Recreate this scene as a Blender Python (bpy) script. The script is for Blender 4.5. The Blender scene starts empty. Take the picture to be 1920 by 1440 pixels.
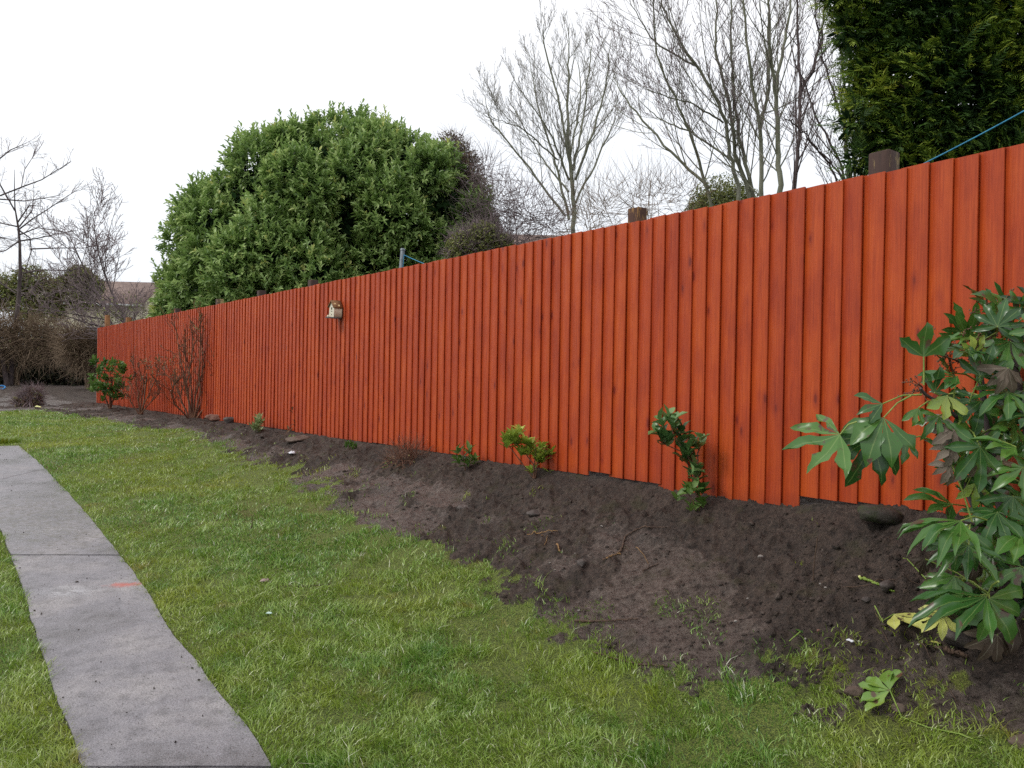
import bpy, math, random
import numpy as np
from mathutils import Vector, Matrix

random.seed(7); RNG = np.random.default_rng(7)
scene = bpy.context.scene
COL = scene.collection

# ------------------------------------------------------------------ camera
EYE = 1.5
F = 1552.0                      # focal length in photo pixels (1920 wide)
ROLL = math.radians(1.0); PITCH = math.radians(0.15)
cam_data = bpy.data.cameras.new("camera"); cam = bpy.data.objects.new("camera", cam_data)
COL.objects.link(cam); scene.camera = cam
cam_data.sensor_width = 36.0; cam_data.lens = F / 1920 * 36.0
cam_data.clip_start = 0.05; cam_data.clip_end = 2000
_fw = Vector((0, math.cos(PITCH), -math.sin(PITCH))); _up = Vector((0, math.sin(PITCH), math.cos(PITCH)))
_rt = Vector((1, 0, 0))
# the photograph leans 1 degree clockwise
R_ = _rt * math.cos(ROLL) + _up * math.sin(ROLL); U_ = -_rt * math.sin(ROLL) + _up * math.cos(ROLL)
cam.matrix_world = Matrix(((R_.x, U_.x, -_fw.x, 0), (R_.y, U_.y, -_fw.y, 0), (R_.z, U_.z, -_fw.z, EYE), (0, 0, 0, 1)))

# ------------------------------------------------------------------ sky, sun, exposure
SUN_EL, SUN_AZ = math.radians(42), math.radians(-60)     # soft light from the upper left
world = bpy.data.worlds.new("World"); scene.world = world; world.use_nodes = True
nt = world.node_tree; nt.nodes.clear()
wo = nt.nodes.new('ShaderNodeOutputWorld'); bg = nt.nodes.new('ShaderNodeBackground')
sky = nt.nodes.new('ShaderNodeTexSky'); sky.sky_type = 'NISHITA'; sky.sun_disc = False
sky.sun_elevation = SUN_EL; sky.sun_rotation = SUN_AZ; sky.air_density = 1.5; sky.dust_density = 4
mixw = nt.nodes.new('ShaderNodeMix'); mixw.data_type = 'RGBA'; mixw.inputs[0].default_value = 0.88
tcw = nt.nodes.new('ShaderNodeTexCoord'); sepw = nt.nodes.new('ShaderNodeSeparateXYZ')
rmp = nt.nodes.new('ShaderNodeValToRGB')           # cloud deck: slightly dimmer and bluer low down
rmp.color_ramp.elements[0].position = 0.0; rmp.color_ramp.elements[0].color = (0.74, 0.80, 0.90, 1)
rmp.color_ramp.elements[1].position = 0.45; rmp.color_ramp.elements[1].color = (1.0, 1.0, 1.02, 1)
e = rmp.color_ramp.elements.new(0.16); e.color = (0.86, 0.90, 0.96, 1)
sc_ = nt.nodes.new('ShaderNodeVectorMath'); sc_.operation = 'SCALE'; sc_.inputs[3].default_value = 12.0
nt.links.new(tcw.outputs['Generated'], sepw.inputs[0]); nt.links.new(sepw.outputs[2], rmp.inputs[0])
nt.links.new(rmp.outputs[0], sc_.inputs[0])
nt.links.new(sky.outputs[0], mixw.inputs[6]); nt.links.new(sc_.outputs[0], mixw.inputs[7])
nt.links.new(mixw.outputs[2], bg.inputs[0]); bg.inputs[1].default_value = 0.1
nt.links.new(bg.outputs[0], wo.inputs[0])
sd = bpy.data.lights.new("sun", 'SUN'); sd.energy = 1.3; sd.angle = math.radians(14); sd.color = (1.0, 0.96, 0.9)
sun = bpy.data.objects.new("sun", sd); COL.objects.link(sun)
_d = Vector((math.sin(SUN_AZ) * math.cos(SUN_EL), math.cos(SUN_AZ) * math.cos(SUN_EL) * -0.5, math.sin(SUN_EL)))
sun.rotation_euler = _d.to_track_quat('Z', 'Y').to_euler()
scene.view_settings.view_transform = 'Standard'; scene.view_settings.look = 'None'
scene.cycles.use_denoising = False
scene.view_settings.exposure = 0.07; scene.view_settings.gamma = 1.0

# ------------------------------------------------------------------ tagging helpers
def tag(o, label=None, cat=None, group=None, kind=None):
    if label: o['label'] = label
    if cat: o['category'] = cat
    if group: o['group'] = group
    if kind: o['kind'] = kind
    return o
def empty(name, loc=(0, 0, 0), rotz=0.0):
    o = bpy.data.objects.new(name, None); COL.objects.link(o); o.location = loc
    o.rotation_euler = (0, 0, rotz); o.empty_display_size = 0.1
    return o
def thing(name, label, cat, loc=(0, 0, 0), rotz=0.0, group=None):
    return tag(empty(name, loc, rotz), label, cat, group)

class MB:
    """numpy mesh collector: vertices, triangles/quads, one float attribute per vertex ('rnd') and a second ('aux')"""
    def __init__(s): s.v = []; s.f = []; s.r = []; s.a = []; s.n = 0; s.uvless = True
    def add(s, v, f, r=0.5, a=0.0):
        v = np.asarray(v, dtype=np.float64).reshape(-1, 3)
        f = np.asarray(f, dtype=np.int64)
        s.v.append(v); s.f.append(f + s.n)
        s.r.append(np.broadcast_to(np.asarray(r, dtype=np.float64), (len(v),)).copy())
        s.a.append(np.broadcast_to(np.asarray(a, dtype=np.float64), (len(v),)).copy())
        s.n += len(v)
    def build(s, name, mat, parent=None, smooth=False):
        me = bpy.data.meshes.new(name)
        v = np.concatenate(s.v)
        tot = []; lv = []
        for f in s.f:
            if f.ndim == 1: f = f.reshape(1, -1)
            tot.append(np.full(len(f), f.shape[1])); lv.append(f.ravel())
        tot = np.concatenate(tot); lv = np.concatenate(lv)
        me.vertices.add(len(v)); me.vertices.foreach_set('co', v.ravel())
        me.loops.add(len(lv)); me.loops.foreach_set('vertex_index', lv.astype(np.int32))
        me.polygons.add(len(tot))
        st = np.concatenate([[0], np.cumsum(tot)[:-1]]).astype(np.int32)
        me.polygons.foreach_set('loop_start', st)
        me.polygons.foreach_set('loop_total', tot.astype(np.int32))
        if smooth: me.polygons.foreach_set('use_smooth', np.ones(len(tot), dtype=bool))
        me.update(calc_edges=True)
        at = me.attributes.new('rnd', 'FLOAT', 'POINT'); at.data.foreach_set('value', np.concatenate(s.r).astype(np.float32))
        at = me.attributes.new('aux', 'FLOAT', 'POINT'); at.data.foreach_set('value', np.concatenate(s.a).astype(np.float32))
        me.validate()
        o = bpy.data.objects.new(name, me); COL.objects.link(o)
        if mat: me.materials.append(mat)
        if parent: o.parent = parent
        return o
    def box(s, x0, x1, y0, y1, z0, z1, r=0.5):
        v = [(x0,y0,z0),(x1,y0,z0),(x1,y1,z0),(x0,y1,z0),(x0,y0,z1),(x1,y0,z1),(x1,y1,z1),(x0,y1,z1)]
        s.add(v, [(0,3,2,1),(4,5,6,7),(0,1,5,4),(1,2,6,5),(2,3,7,6),(3,0,4,7)], r)
    def tube(s, pts, rad, sides=6, r=0.5, cap=True, a=0.0):
        pts = np.asarray(pts, float); n = len(pts); rad = np.broadcast_to(np.asarray(rad, float), (n,))
        tan = np.gradient(pts, axis=0); tan /= (np.linalg.norm(tan, axis=1, keepdims=True) + 1e-9)
        ref = np.array([0.31, 0.17, 0.93]) if abs(tan[:, 2]).mean() < 0.8 else np.array([0.93, 0.31, 0.17])
        b1 = np.cross(tan, ref); b1 /= (np.linalg.norm(b1, axis=1, keepdims=True) + 1e-9); b2 = np.cross(tan, b1)
        ang = np.linspace(0, 2*math.pi, sides, endpoint=False)
        v = pts[:, None, :] + rad[:, None, None] * (np.cos(ang)[None, :, None]*b1[:, None, :] + np.sin(ang)[None, :, None]*b2[:, None, :])
        i = np.arange(n-1)[:, None]*sides; j = np.arange(sides)[None, :]; j2 = (j+1) % sides
        f = np.stack([i+j, i+j2, i+sides+j2, i+sides+j], -1).reshape(-1, 4)
        s.add(v.reshape(-1, 3), f, r, a)
        if cap and sides > 3:
            s.add(v[-1], np.arange(sides), r, a); s.add(v[0], np.arange(sides)[::-1], r, a)
    def many(s, V, Fc, r, a=None):
        """V (n,k,3) copies of one topology Fc (m,c); r (n,), a (n,k) or None"""
        n, k = V.shape[:2]
        f = (np.arange(n)[:, None, None]*k + np.asarray(Fc)[None]).reshape(-1, len(Fc[0]))
        rr = np.repeat(r, k); aa = np.zeros(n*k) if a is None else np.asarray(a).ravel()
        s.add(V.reshape(-1, 3), f, rr, aa)

# ------------------------------------------------------------------ numpy noise
def _hash(i, j, seed):
    h = (i.astype(np.int64)*374761393 + j.astype(np.int64)*668265263 + seed*974634777) & 0xffffffff
    h = ((h ^ (h >> 13))*1274126177) & 0xffffffff
    return ((h ^ (h >> 16)) & 0xffff)/65535.0
def vn(x, y, seed=0):
    x = np.asarray(x, float); y = np.asarray(y, float)
    i = np.floor(x); j = np.floor(y); fx = x-i; fy = y-j
    fx = fx*fx*(3-2*fx); fy = fy*fy*(3-2*fy)
    a = _hash(i, j, seed); b = _hash(i+1, j, seed); c = _hash(i, j+1, seed); d = _hash(i+1, j+1, seed)
    return (a*(1-fx)+b*fx)*(1-fy)+(c*(1-fx)+d*fx)*fy
def fbm(x, y, seed=0, oct=4):
    s = 0; amp = 0.5; t = 0
    for k in range(oct):
        s = s+amp*vn(x*2**k+13.7*k, y*2**k-7.1*k, seed+k); t += amp; amp *= 0.5
    return s/t*2-1          # -1..1
def sstep(a, b, x):
    t = np.clip((x-a)/(b-a), 0, 1); return t*t*(3-2*t)

# ------------------------------------------------------------------ terrain
FP = np.array([1.434, 5.057]); FD = np.array([-0.6057, 0.7957]); FN = np.array([-0.7957, -0.6057])   # fence line, its direction and its garden side
FBASE = EYE-0.685; FTOP = EYE+1.14
_kz = np.array([-3, 0.0, 2.0, 3.2, 4.5, 5.8, 7.5, 9.0, 11, 13, 16.5, 20, 24, 28, 34, 60, 400.])
_kd = np.array([1.62, 1.60, 1.56, 1.49, 1.35, 1.22, 1.10, 1.01, .92, .86, .78, .71, .56, .44, .40, .42, .6])
_gz = np.linspace(-3, 60, 1200); _gd = np.interp(_gz, _kz, _kd)
_ker = np.hanning(61); _ker /= _ker.sum(); _gs = np.convolve(np.pad(_gd, 30, mode='edge'), _ker, 'valid')
def fence_st(X, Y):
    return 4.204-(X*0.7957+Y*0.6057), (X-FP[0])*FD[0]+(Y-FP[1])*FD[1]
def hz(X, Y):
    X = np.asarray(X, float); Y = np.asarray(Y, float)
    L = np.interp(Y, _gz, _gs)
    s, t = fence_st(X, Y)
    q = np.clip(1-s/1.85, 0, 1)
    w = q*q*(1.15-0.15*q); w = np.clip(w, 0, 1)
    w = np.where(s < 0.02, 1, w)
    wf = 1-sstep(20.5, 25, t)
    d = L*(1-w*wf)+0.690*w*wf
    rise = 0.085*sstep(-0.25, -0.95, t)*sstep(0.9, 0.1, s)*(s > -0.6)
    return EYE-d+rise
def ray(px, py):
    u = (px-960)/F; v = (720-py)/F
    a = u*math.cos(ROLL)-v*math.sin(ROLL); b = u*math.sin(ROLL)+v*math.cos(ROLL)
    return np.array([a, math.cos(PITCH)+b*math.sin(PITCH), b*math.cos(PITCH)-math.sin(PITCH)])
def at(px, py, Y):
    """the point of the place seen at this pixel, Y metres in front of the camera"""
    r = ray(px, py); return np.array([0, 0, EYE])+r*(Y/r[1])
_ts = np.concatenate([np.linspace(0.8, 8, 1500), np.linspace(8, 60, 2500)])
def hit(px, py):
    r = ray(px, py); P = np.array([0, 0, EYE])[None]+r[None]*(_ts/r[1])[:, None]
    below = P[:, 2] < hz(P[:, 0], P[:, 1])
    k = int(np.argmax(below)) if below.any() else len(_ts)-1
    return P[k]
def on_fence(px, py, off=0.0):
    """point on the fence face (off metres in front of it)"""
    r = ray(px, py); n = -FN
    k = (4.204-off)/(r[0]*n[0]+r[1]*n[1])
    return np.array([0, 0, EYE])+r*k
def seg_dist(X, Y, poly, closed=True):
    d = np.full(np.shape(X), 1e9)
    n = len(poly)
    for i in range(n if closed else n-1):
        a = poly[i]; b = poly[(i+1) % n]; ab = b-a
        t = np.clip(((X-a[0])*ab[0]+(Y-a[1])*ab[1])/(ab@ab+1e-12), 0, 1)
        d = np.minimum(d, np.hypot(X-a[0]-t*ab[0], Y-a[1]-t*ab[1]))
    return d
def inside(X, Y, poly):
    c = np.zeros(np.shape(X), bool); n = len(poly)
    for i in range(n):
        a = poly[i]; b = poly[(i+1) % n]
        if a[1] == b[1]: continue
        m = ((a[1] > Y) != (b[1] > Y)) & (X < (b[0]-a[0])*(Y-a[1])/(b[1]-a[1])+a[0])
        c ^= m
    return c
def sdist(X, Y, poly): return seg_dist(X, Y, poly)*np.where(inside(X, Y, poly), 1, -1)

LAWN_PX = [(2100,1640),(1960,1500),(1850,1425),(1760,1372),(1680,1345),(1600,1325),(1550,1302),(1440,1285),(1300,1288),(1180,1243),(1080,1190),
           (1000,1150),(930,1090),(880,1055),(820,1015),(740,1000),(670,980),(600,935),(560,900),(500,870),(430,835),(330,812),(230,795),(130,777),(60,770),(0,772),
           (-300,785),(-900,850),(-1500,1100),(-1500,1800),(500,2600),(2100,2300)]
LAWN = np.array([hit(*p)[:2] for p in LAWN_PX])
PR_PX = [(35,836),(60,856),(85,880),(118,915),(150,950),(180,985),(225,1042),(262,1090),(285,1125),(325,1190),(375,1250),(425,1320),(470,1370),(512,1440),(600,1580),(720,1800)]
PL_PX = [(-560,848),(-380,860),(-220,885),(-110,925),(-50,955),(0,990),(20,1042),(36,1085),(50,1130),(60,1165),(80,1230),(105,1300),(128,1360),(155,1440),(200,1580),(260,1800)]
PR = np.array([hit(*p)[:2] for p in PR_PX]); PL = np.array([hit(*p)[:2] for p in PL_PX])
PATH = np.concatenate([PR, PL[::-1]])

# ------------------------------------------------------------------ materials
def lin(r, g, b):
    f = lambda c: ((c/255)/12.92 if c/255 <= 0.04045 else ((c/255+0.055)/1.055)**2.4)
    return (f(r), f(g), f(b), 1)
def newmat(name):
    m = bpy.data.materials.new(name); m.use_nodes = True; n = m.node_tree
    return m, n, n.nodes['Principled BSDF'], n.nodes['Material Output']
def N(n, kind, **kw):
    x = n.nodes.new('ShaderNode'+kind)
    for k, v in kw.items():
        if k.startswith('i_'):
            key = k[2:]; key = int(key) if key.isdigit() else key.replace('_', ' ')
            x.inputs[key].default_value = v
        else: setattr(x, k, v)
    return x
def ramp(n, src, stops, interp='LINEAR'):
    r = n.nodes.new('ShaderNodeValToRGB'); el = r.color_ramp.elements; r.color_ramp.interpolation = interp
    el[0].position, el[0].color = stops[0][0], stops[0][1]; el[1].position, el[1].color = stops[-1][0], stops[-1][1]
    for p, c in stops[1:-1]: q = el.new(p); q.color = c
    n.links.new(src, r.inputs[0]); return r.outputs[0]
def mixc(n, fac, a, b, mode='MIX'):
    m = n.nodes.new('ShaderNodeMix'); m.data_type = 'RGBA'; m.blend_type = mode
    for s, v in ((0, fac), (6, a), (7, b)):
        if isinstance(v, (int, float)): m.inputs[s].default_value = v
        elif isinstance(v, tuple): m.inputs[s].default_value = v
        else: n.links.new(v, m.inputs[s])
    return m.outputs[2]
def math_(n, op, a, b=None, c=None):
    m = n.nodes.new('ShaderNodeMath'); m.operation = op
    for s, v in ((0, a), (1, b), (2, c)):
        if v is None: continue
        if isinstance(v, (int, float)): m.inputs[s].default_value = v
        else: n.links.new(v, m.inputs[s])
    return m.outputs[0]
def noise(n, vec, scale, detail=4, rough=0.55, dist=0.0):
    t = N(n, 'TexNoise', i_Scale=scale, i_Detail=detail, i_Roughness=rough, i_Distortion=dist)
    if vec is not None: n.links.new(vec, t.inputs['Vector'])
    return t.outputs[0]
def vscale(n, vec, s):
    m = N(n, 'Mapping'); m.inputs['Scale'].default_value = s; n.links.new(vec, m.inputs[0]); return m.outputs[0]
def bump(n, h, strength, dist, bs):
    b = N(n, 'Bump', i_Strength=strength, i_Distance=dist); n.links.new(h, b.inputs['Height']); n.links.new(b.outputs[0], bs.inputs['Normal']); return b
G = lambda v: (v, v, v, 1)

def leaf_mat(name, stops, rough=0.45, trans=0.25, spot=None, vein=None, spec=0.4):
    m, n, bs, out = newmat(name)
    at_ = N(n, 'Attribute', attribute_name='rnd'); c = ramp(n, at_.outputs['Fac'], stops)
    ge = N(n, 'NewGeometry')
    if vein:
        a2 = N(n, 'Attribute', attribute_name='aux'); p = math_(n, 'POWER', a2.outputs['Fac'], 24.0)
        c = mixc(n, p, c, vein)
    if spot:
        nz = noise(n, ge.outputs['Position'], spot[1], 3); mk = ramp(n, nz, [(spot[2], G(0)), (spot[2]+0.06, G(1))])
        c = mixc(n, mk, c, spot[0])
    n.links.new(c, bs.inputs['Base Color']); bs.inputs['Roughness'].default_value = rough
    bs.inputs['Specular IOR Level'].default_value = spec
    if trans > 0:
        tr = N(n, 'BsdfTranslucent'); n.links.new(c, tr.inputs[0]); mx = N(n, 'MixShader', i_0=trans)
        n.links.new(bs.outputs[0], mx.inputs[1]); n.links.new(tr.outputs[0], mx.inputs[2]); n.links.new(mx.outputs[0], out.inputs[0])
    return m
def bark_mat(name, c1, c2, c3=None, scale=6, rough=0.85):
    m, n, bs, out = newmat(name)
    ge = N(n, 'TexCoord'); nz = noise(n, vscale(n, ge.outputs['Object'], (1, 1, 0.35)), scale, 5, 0.65)
    st = [(0.3, c1), (0.62, c2)] if c3 is None else [(0.3, c1), (0.5, c2), (0.7, c3)]
    n.links.new(ramp(n, nz, st), bs.inputs['Base Color']); bs.inputs['Roughness'].default_value = rough
    bump(n, noise(n, vscale(n, ge.outputs['Object'], (1, 1, 0.3)), scale*8, 3), 0.5, 0.01, bs)
    return m

# soil / lawn ground
def ground_material():
    m, n, bs, out = newmat('soil_and_turf')
    ge = N(n, 'NewGeometry'); pos = ge.outputs['Position']
    n1 = noise(n, pos, 2.3, 6, 0.6); n2 = noise(n, pos, 26, 6, 0.7); n3 = noise(n, pos, 140, 3, 0.6); n5 = noise(n, pos, 0.9, 4, 0.6)
    tra = N(n, 'Attribute', attribute_name='rnd'); trd = ramp(n, math_(n, 'ADD', tra.outputs['Fac'], math_(n, 'MULTIPLY', math_(n, 'SUBTRACT', n2, 0.5), 0.9)), [(0.35, G(0)), (0.65, G(1))])
    n6 = noise(n, pos, 55, 5, 0.75)
    rough_s = ramp(n, n6, [(0.37, lin(14, 10, 8)), (0.47, lin(48, 37, 31)), (0.57, lin(74, 60, 51)), (0.70, lin(120, 104, 93))])
    rough_s = mixc(n, 0.5, rough_s, ramp(n, n2, [(0.34, lin(30, 22, 18)), (0.60, lin(98, 82, 72))]))
    flat_s = ramp(n, n2, [(0.34, lin(46, 37, 31)), (0.46, lin(88, 76, 69)), (0.66, lin(120, 107, 99))])
    flat_s = mixc(n, 0.6, flat_s, ramp(n, n3, [(0.35, G(0.7)), (0.62, G(1.12))]), 'MULTIPLY')
    soil = mixc(n, trd, rough_s, flat_s); soil = mixc(n, 0.6, soil, ramp(n, n1, [(0.36, G(0.6)), (0.6, G(1.15))]), 'MULTIPLY')
    # thin moss film in patches
    ms = ramp(n, noise(n, pos, 5.5, 5, 0.65), [(0.56, G(0)), (0.68, G(0.45))]); soil = mixc(n, ms, soil, lin(66, 64, 34))
    vor = N(n, 'TexVoronoi', i_Scale=38.0); n.links.new(pos, vor.inputs['Vector'])
    peb = ramp(n, vor.outputs['Distance'], [(0.05, G(1)), (0.085, G(0))]); pc = ramp(n, vor.outputs['Color'], [(0.9, G(0)), (0.94, G(1))])
    pm = math_(n, 'MULTIPLY', peb, pc); soil = mixc(n, pm, soil, lin(140, 132, 124))
    turf = ramp(n, n3, [(0.34, lin(50, 58, 22)), (0.5, lin(98, 116, 42)), (0.66, lin(142, 152, 70))])
    turf = mixc(n, ramp(n, n5, [(0.55, G(0)), (0.7, G(0.6))]), turf, lin(98, 78, 36))
    a = N(n, 'Attribute', attribute_name='aux')
    mk = math_(n, 'ADD', a.outputs['Fac'], math_(n, 'MULTIPLY', math_(n, 'SUBTRACT', n2, 0.5), 1.2))
    mk = ramp(n, mk, [(0.4, G(0)), (0.6, G(1))])
    c = mixc(n, mk, soil, turf); n.links.new(c, bs.inputs['Base Color'])
    rr = mixc(n, trd, G(0.85), G(0.42)); rr2 = mixc(n, mk, rr, G(0.85)); n.links.new(rr2, bs.inputs['Roughness'])
    h = math_(n, 'ADD', math_(n, 'MULTIPLY', n2, 1.0), math_(n, 'MULTIPLY', n3, 0.3))
    bump(n, h, 1.0, 0.05, bs)
    return m
M_GROUND = ground_material()

def concrete_material():
    m, n, bs, out = newmat('wet_concrete')
    ge = N(n, 'NewGeometry'); pos = ge.outputs['Position']
    n1 = noise(n, pos, 1.7, 5, 0.6); n2 = noise(n, pos, 14, 5, 0.65); n3 = noise(n, pos, 160, 2, 0.6)
    c = ramp(n, n1, [(0.34, lin(96, 92, 94)), (0.5, lin(124, 121, 126)), (0.66, lin(146, 142, 143))])
    c = mixc(n, 0.42, c, ramp(n, n2, [(0.36, G(0.35)), (0.47, G(0.9)), (0.62, G(1.15))]), 'MULTIPLY')
    c = mixc(n, 0.75, c, ramp(n, n3, [(0.36, G(0.45)), (0.5, G(0.95)), (0.64, G(1.25))]), 'MULTIPLY')
    vor = N(n, 'TexVoronoi', i_Scale=55.0); n.links.new(pos, vor.inputs['Vector'])
    sp = math_(n, 'MULTIPLY', ramp(n, vor.outputs['Distance'], [(0.1, G(1)), (0.16, G(0))]), ramp(n, vor.outputs['Color'], [(0.86, G(0)), (0.9, G(1))]))
    c = mixc(n, sp, c, lin(176, 172, 166))
    vor2 = N(n, 'TexVoronoi', i_Scale=34.0); n.links.new(vscale(n, pos, (1, 1.6, 1)), vor2.inputs['Vector'])
    sp2 = math_(n, 'MULTIPLY', ramp(n, vor2.outputs['Distance'], [(0.12, G(1)), (0.2, G(0))]), ramp(n, vor2.outputs['Color'], [(0.72, G(0)), (0.76, G(1))]))
    c = mixc(n, sp2, c, lin(44, 40, 34))
    # muddy scuffed band across the second slab
    def blob(px, py, rx, ry, rot, k=0.5, soft=0.35, ns=20):
        p = hit(px, py)
        sub = N(n, 'VectorMath', operation='SUBTRACT'); n.links.new(pos, sub.inputs[0]); sub.inputs[1].default_value = tuple(p)
        mp = N(n, 'Mapping', vector_type='TEXTURE'); mp.inputs['Rotation'].default_value = (0, 0, rot); mp.inputs['Scale'].default_value = (rx, ry, 100)
        n.links.new(sub.outputs[0], mp.inputs[0]); ln = N(n, 'VectorMath', operation='LENGTH'); n.links.new(mp.outputs[0], ln.inputs[0])
        d = math_(n, 'ADD', ln.outputs['Value'], math_(n, 'MULTIPLY', math_(n, 'SUBTRACT', noise(n, pos, ns, 4, 0.7), 0.5), k*2))
        return ramp(n, d, [(1-soft, G(1)), (1.0, G(0))])
    mud = blob(110, 965, 0.62, 1.5, 0.55, 0.9, 0.5, 12); mud = math_(n, 'MULTIPLY', mud, ramp(n, noise(n, vscale(n, pos, (1, 1.7, 1)), 22, 4, 0.7), [(0.44, G(0.0)), (0.6, G(0.75))]))
    c = mixc(n, mud, c, lin(82, 78, 62))
    paint = blob(236, 1097, 0.13, 0.055, 0.2, 1.0, 0.7, 34); c = mixc(n, math_(n, 'MULTIPLY', math_(n, 'MULTIPLY', paint, 0.8), ramp(n, n2, [(0.36, G(0.3)), (0.55, G(1))])), c, lin(176, 82, 66))
    n.links.new(c, bs.inputs['Base Color'])
    pud = math_(n, 'MULTIPLY', blob(125, 1110, 0.22, 0.12, 0.1, 0.6, 0.6, 16), ramp(n, n2, [(0.34, G(0.4)), (0.5, G(1))])); pud2 = blob(60, 1000, 0.35, 0.3, 0.5, 0.8, 0.5, 9)
    r = ramp(n, n1, [(0.38, G(0.26)), (0.6, G(0.6))]); r = mixc(n, pud, r, G(0.06)); r = mixc(n, math_(n, 'MULTIPLY', pud2, 0.5), r, G(0.25))
    n.links.new(r, bs.inputs['Roughness']); bs.inputs['Specular IOR Level'].default_value = 0.6
    inv = math_(n, 'SUBTRACT', 1.0, pud)
    h = math_(n, 'MULTIPLY', math_(n, 'ADD', n3, math_(n, 'MULTIPLY', n2, 1.5)), inv)
    bump(n, h, 0.6, 0.006, bs)
    return m
M_PATH = concrete_material()

def fence_material():
    m, n, bs, out = newmat('red_stained_timber')
    tc = N(n, 'TexCoord'); at_ = N(n, 'Attribute', attribute_name='rnd'); ob = tc.outputs['Object']
    # every board gets its own piece of grain
    cb = N(n, 'CombineXYZ'); n.links.new(math_(n, 'MULTIPLY', at_.outputs['Fac'], 37.0), cb.inputs[1]); n.links.new(math_(n, 'MULTIPLY', at_.outputs['Fac'], 11.0), cb.inputs[2])
    ad = N(n, 'VectorMath', operation='ADD'); n.links.new(ob, ad.inputs[0]); n.links.new(cb.outputs[0], ad.inputs[1]); vec = ad.outputs[0]
    grain = noise(n, vscale(n, vec, (1, 1, 0.035)), 95, 5, 0.6, 0.3)
    fine = noise(n, vscale(n, vec, (1, 1, 0.02)), 260, 3, 0.6)
    blot = noise(n, vscale(n, vec, (1, 1, 0.55)), 5.5, 4, 0.6)
    c = ramp(n, grain, [(0.28, lin(130, 42, 15)), (0.52, lin(174, 66, 24)), (0.74, lin(198, 88, 36))])
    c = mixc(n, 0.5, c, ramp(n, fine, [(0.3, G(0.72)), (0.6, G(1.08))]), 'MULTIPLY')
    bl = ramp(n, blot, [(0.34, lin(150, 52, 28)), (0.5, lin(174, 66, 24)), (0.68, lin(190, 80, 24))]); c = mixc(n, 0.5, c, bl)
    # board to board difference
    bt = ramp(n, at_.outputs['Fac'], [(0.0, (0.93, 0.90, 0.93, 1)), (0.35, (1.0, .98, 1.0, 1)), (0.7, (1.04, 1.07, 1.02, 1)), (1.0, (1.08, 1.18, 1.1, 1))]); c = mixc(n, 1.0, c, bt, 'MULTIPLY')
    # knots
    vk = vscale(n, vec, (1, 0.4, 0.42)); vor = N(n, 'TexVoronoi', i_Scale=8.5); n.links.new(vk, vor.inputs['Vector'])
    dk = math_(n, 'ADD', vor.outputs['Distance'], math_(n, 'MULTIPLY', math_(n, 'SUBTRACT', noise(n, vk, 40, 3), 0.5), 0.10))
    kn = math_(n, 'MULTIPLY', ramp(n, dk, [(0.08, G(1)), (0.13, G(0))]), ramp(n, vor.outputs['Color'], [(0.26, G(0)), (0.30, G(1))]))
    c = mixc(n, math_(n, 'MULTIPLY', kn, 0.9), c, lin(92, 28, 18))
    halo = math_(n, 'MULTIPLY', ramp(n, dk, [(0.12, G(0.5)), (0.26, G(0))]), ramp(n, vor.outputs['Color'], [(0.26, G(0)), (0.30, G(1))]))
    c = mixc(n, halo, c, lin(138, 46, 28))
    # faint bloom where rain has washed the stain
    w = ramp(n, noise(n, vscale(n, vec, (1, 1, 0.25)), 13, 5, 0.7), [(0.62, G(0)), (0.78, G(0.35))]); c = mixc(n, w, c, lin(184, 98, 64))
    # soil splash along the foot
    sx = N(n, 'SeparateXYZ'); n.links.new(ob, sx.inputs[0])
    sp = math_(n, 'MULTIPLY', ramp(n, math_(n, 'ADD', sx.outputs[2], math_(n, 'MULTIPLY', noise(n, ob, 14, 4), 0.12)), [(0.03, G(0.6)), (0.14, G(0))]), 0.6)
    c = mixc(n, sp, c, lin(110, 44, 26))
    n.links.new(c, bs.inputs['Base Color'])
    n.links.new(ramp(n, blot, [(0.3, G(0.62)), (0.7, G(0.5))]), bs.inputs['Roughness']); bs.inputs['Specular IOR Level'].default_value = 0.35
    bump(n, math_(n, 'ADD', grain, math_(n, 'MULTIPLY', fine, 0.6)), 0.35, 0.004, bs)
    return m
M_FENCE = fence_material()
def simple(name, c1, c2, scale=20, rough=0.8, metal=0.0, bmp=0.3, spec=0.4):
    m, n, bs, out = newmat(name); tc = N(n, 'TexCoord'); nz = noise(n, tc.outputs['Object'], scale, 5, 0.65)
    n.links.new(ramp(n, nz, [(0.33, c1), (0.66, c2)]), bs.inputs['Base Color']); bs.inputs['Roughness'].default_value = rough
    bs.inputs['Metallic'].default_value = metal; bs.inputs['Specular IOR Level'].default_value = spec
    if bmp: bump(n, noise(n, tc.outputs['Object'], scale*2.5, 4), bmp, 0.01, bs)
    return m
def post_mat(name, dark, pale, thr):
    m, n, bs, out = newmat(name); tc = N(n, 'TexCoord')
    a = noise(n, vscale(n, tc.outputs['Object'], (1, 1, 0.3)), 11, 5, 0.7); b = noise(n, vscale(n, tc.outputs['Object'], (1, 1, 0.1)), 80, 4)
    c = mixc(n, ramp(n, a, [(thr, G(0)), (thr+0.04, G(1))]), dark, pale); c = mixc(n, 0.7, c, ramp(n, b, [(0.3, G(0.6)), (0.7, G(1.15))]), 'MULTIPLY')
    n.links.new(c, bs.inputs['Base Color']); bs.inputs['Roughness'].default_value = 0.85; bump(n, b, 0.5, 0.004, bs); return m

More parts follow.
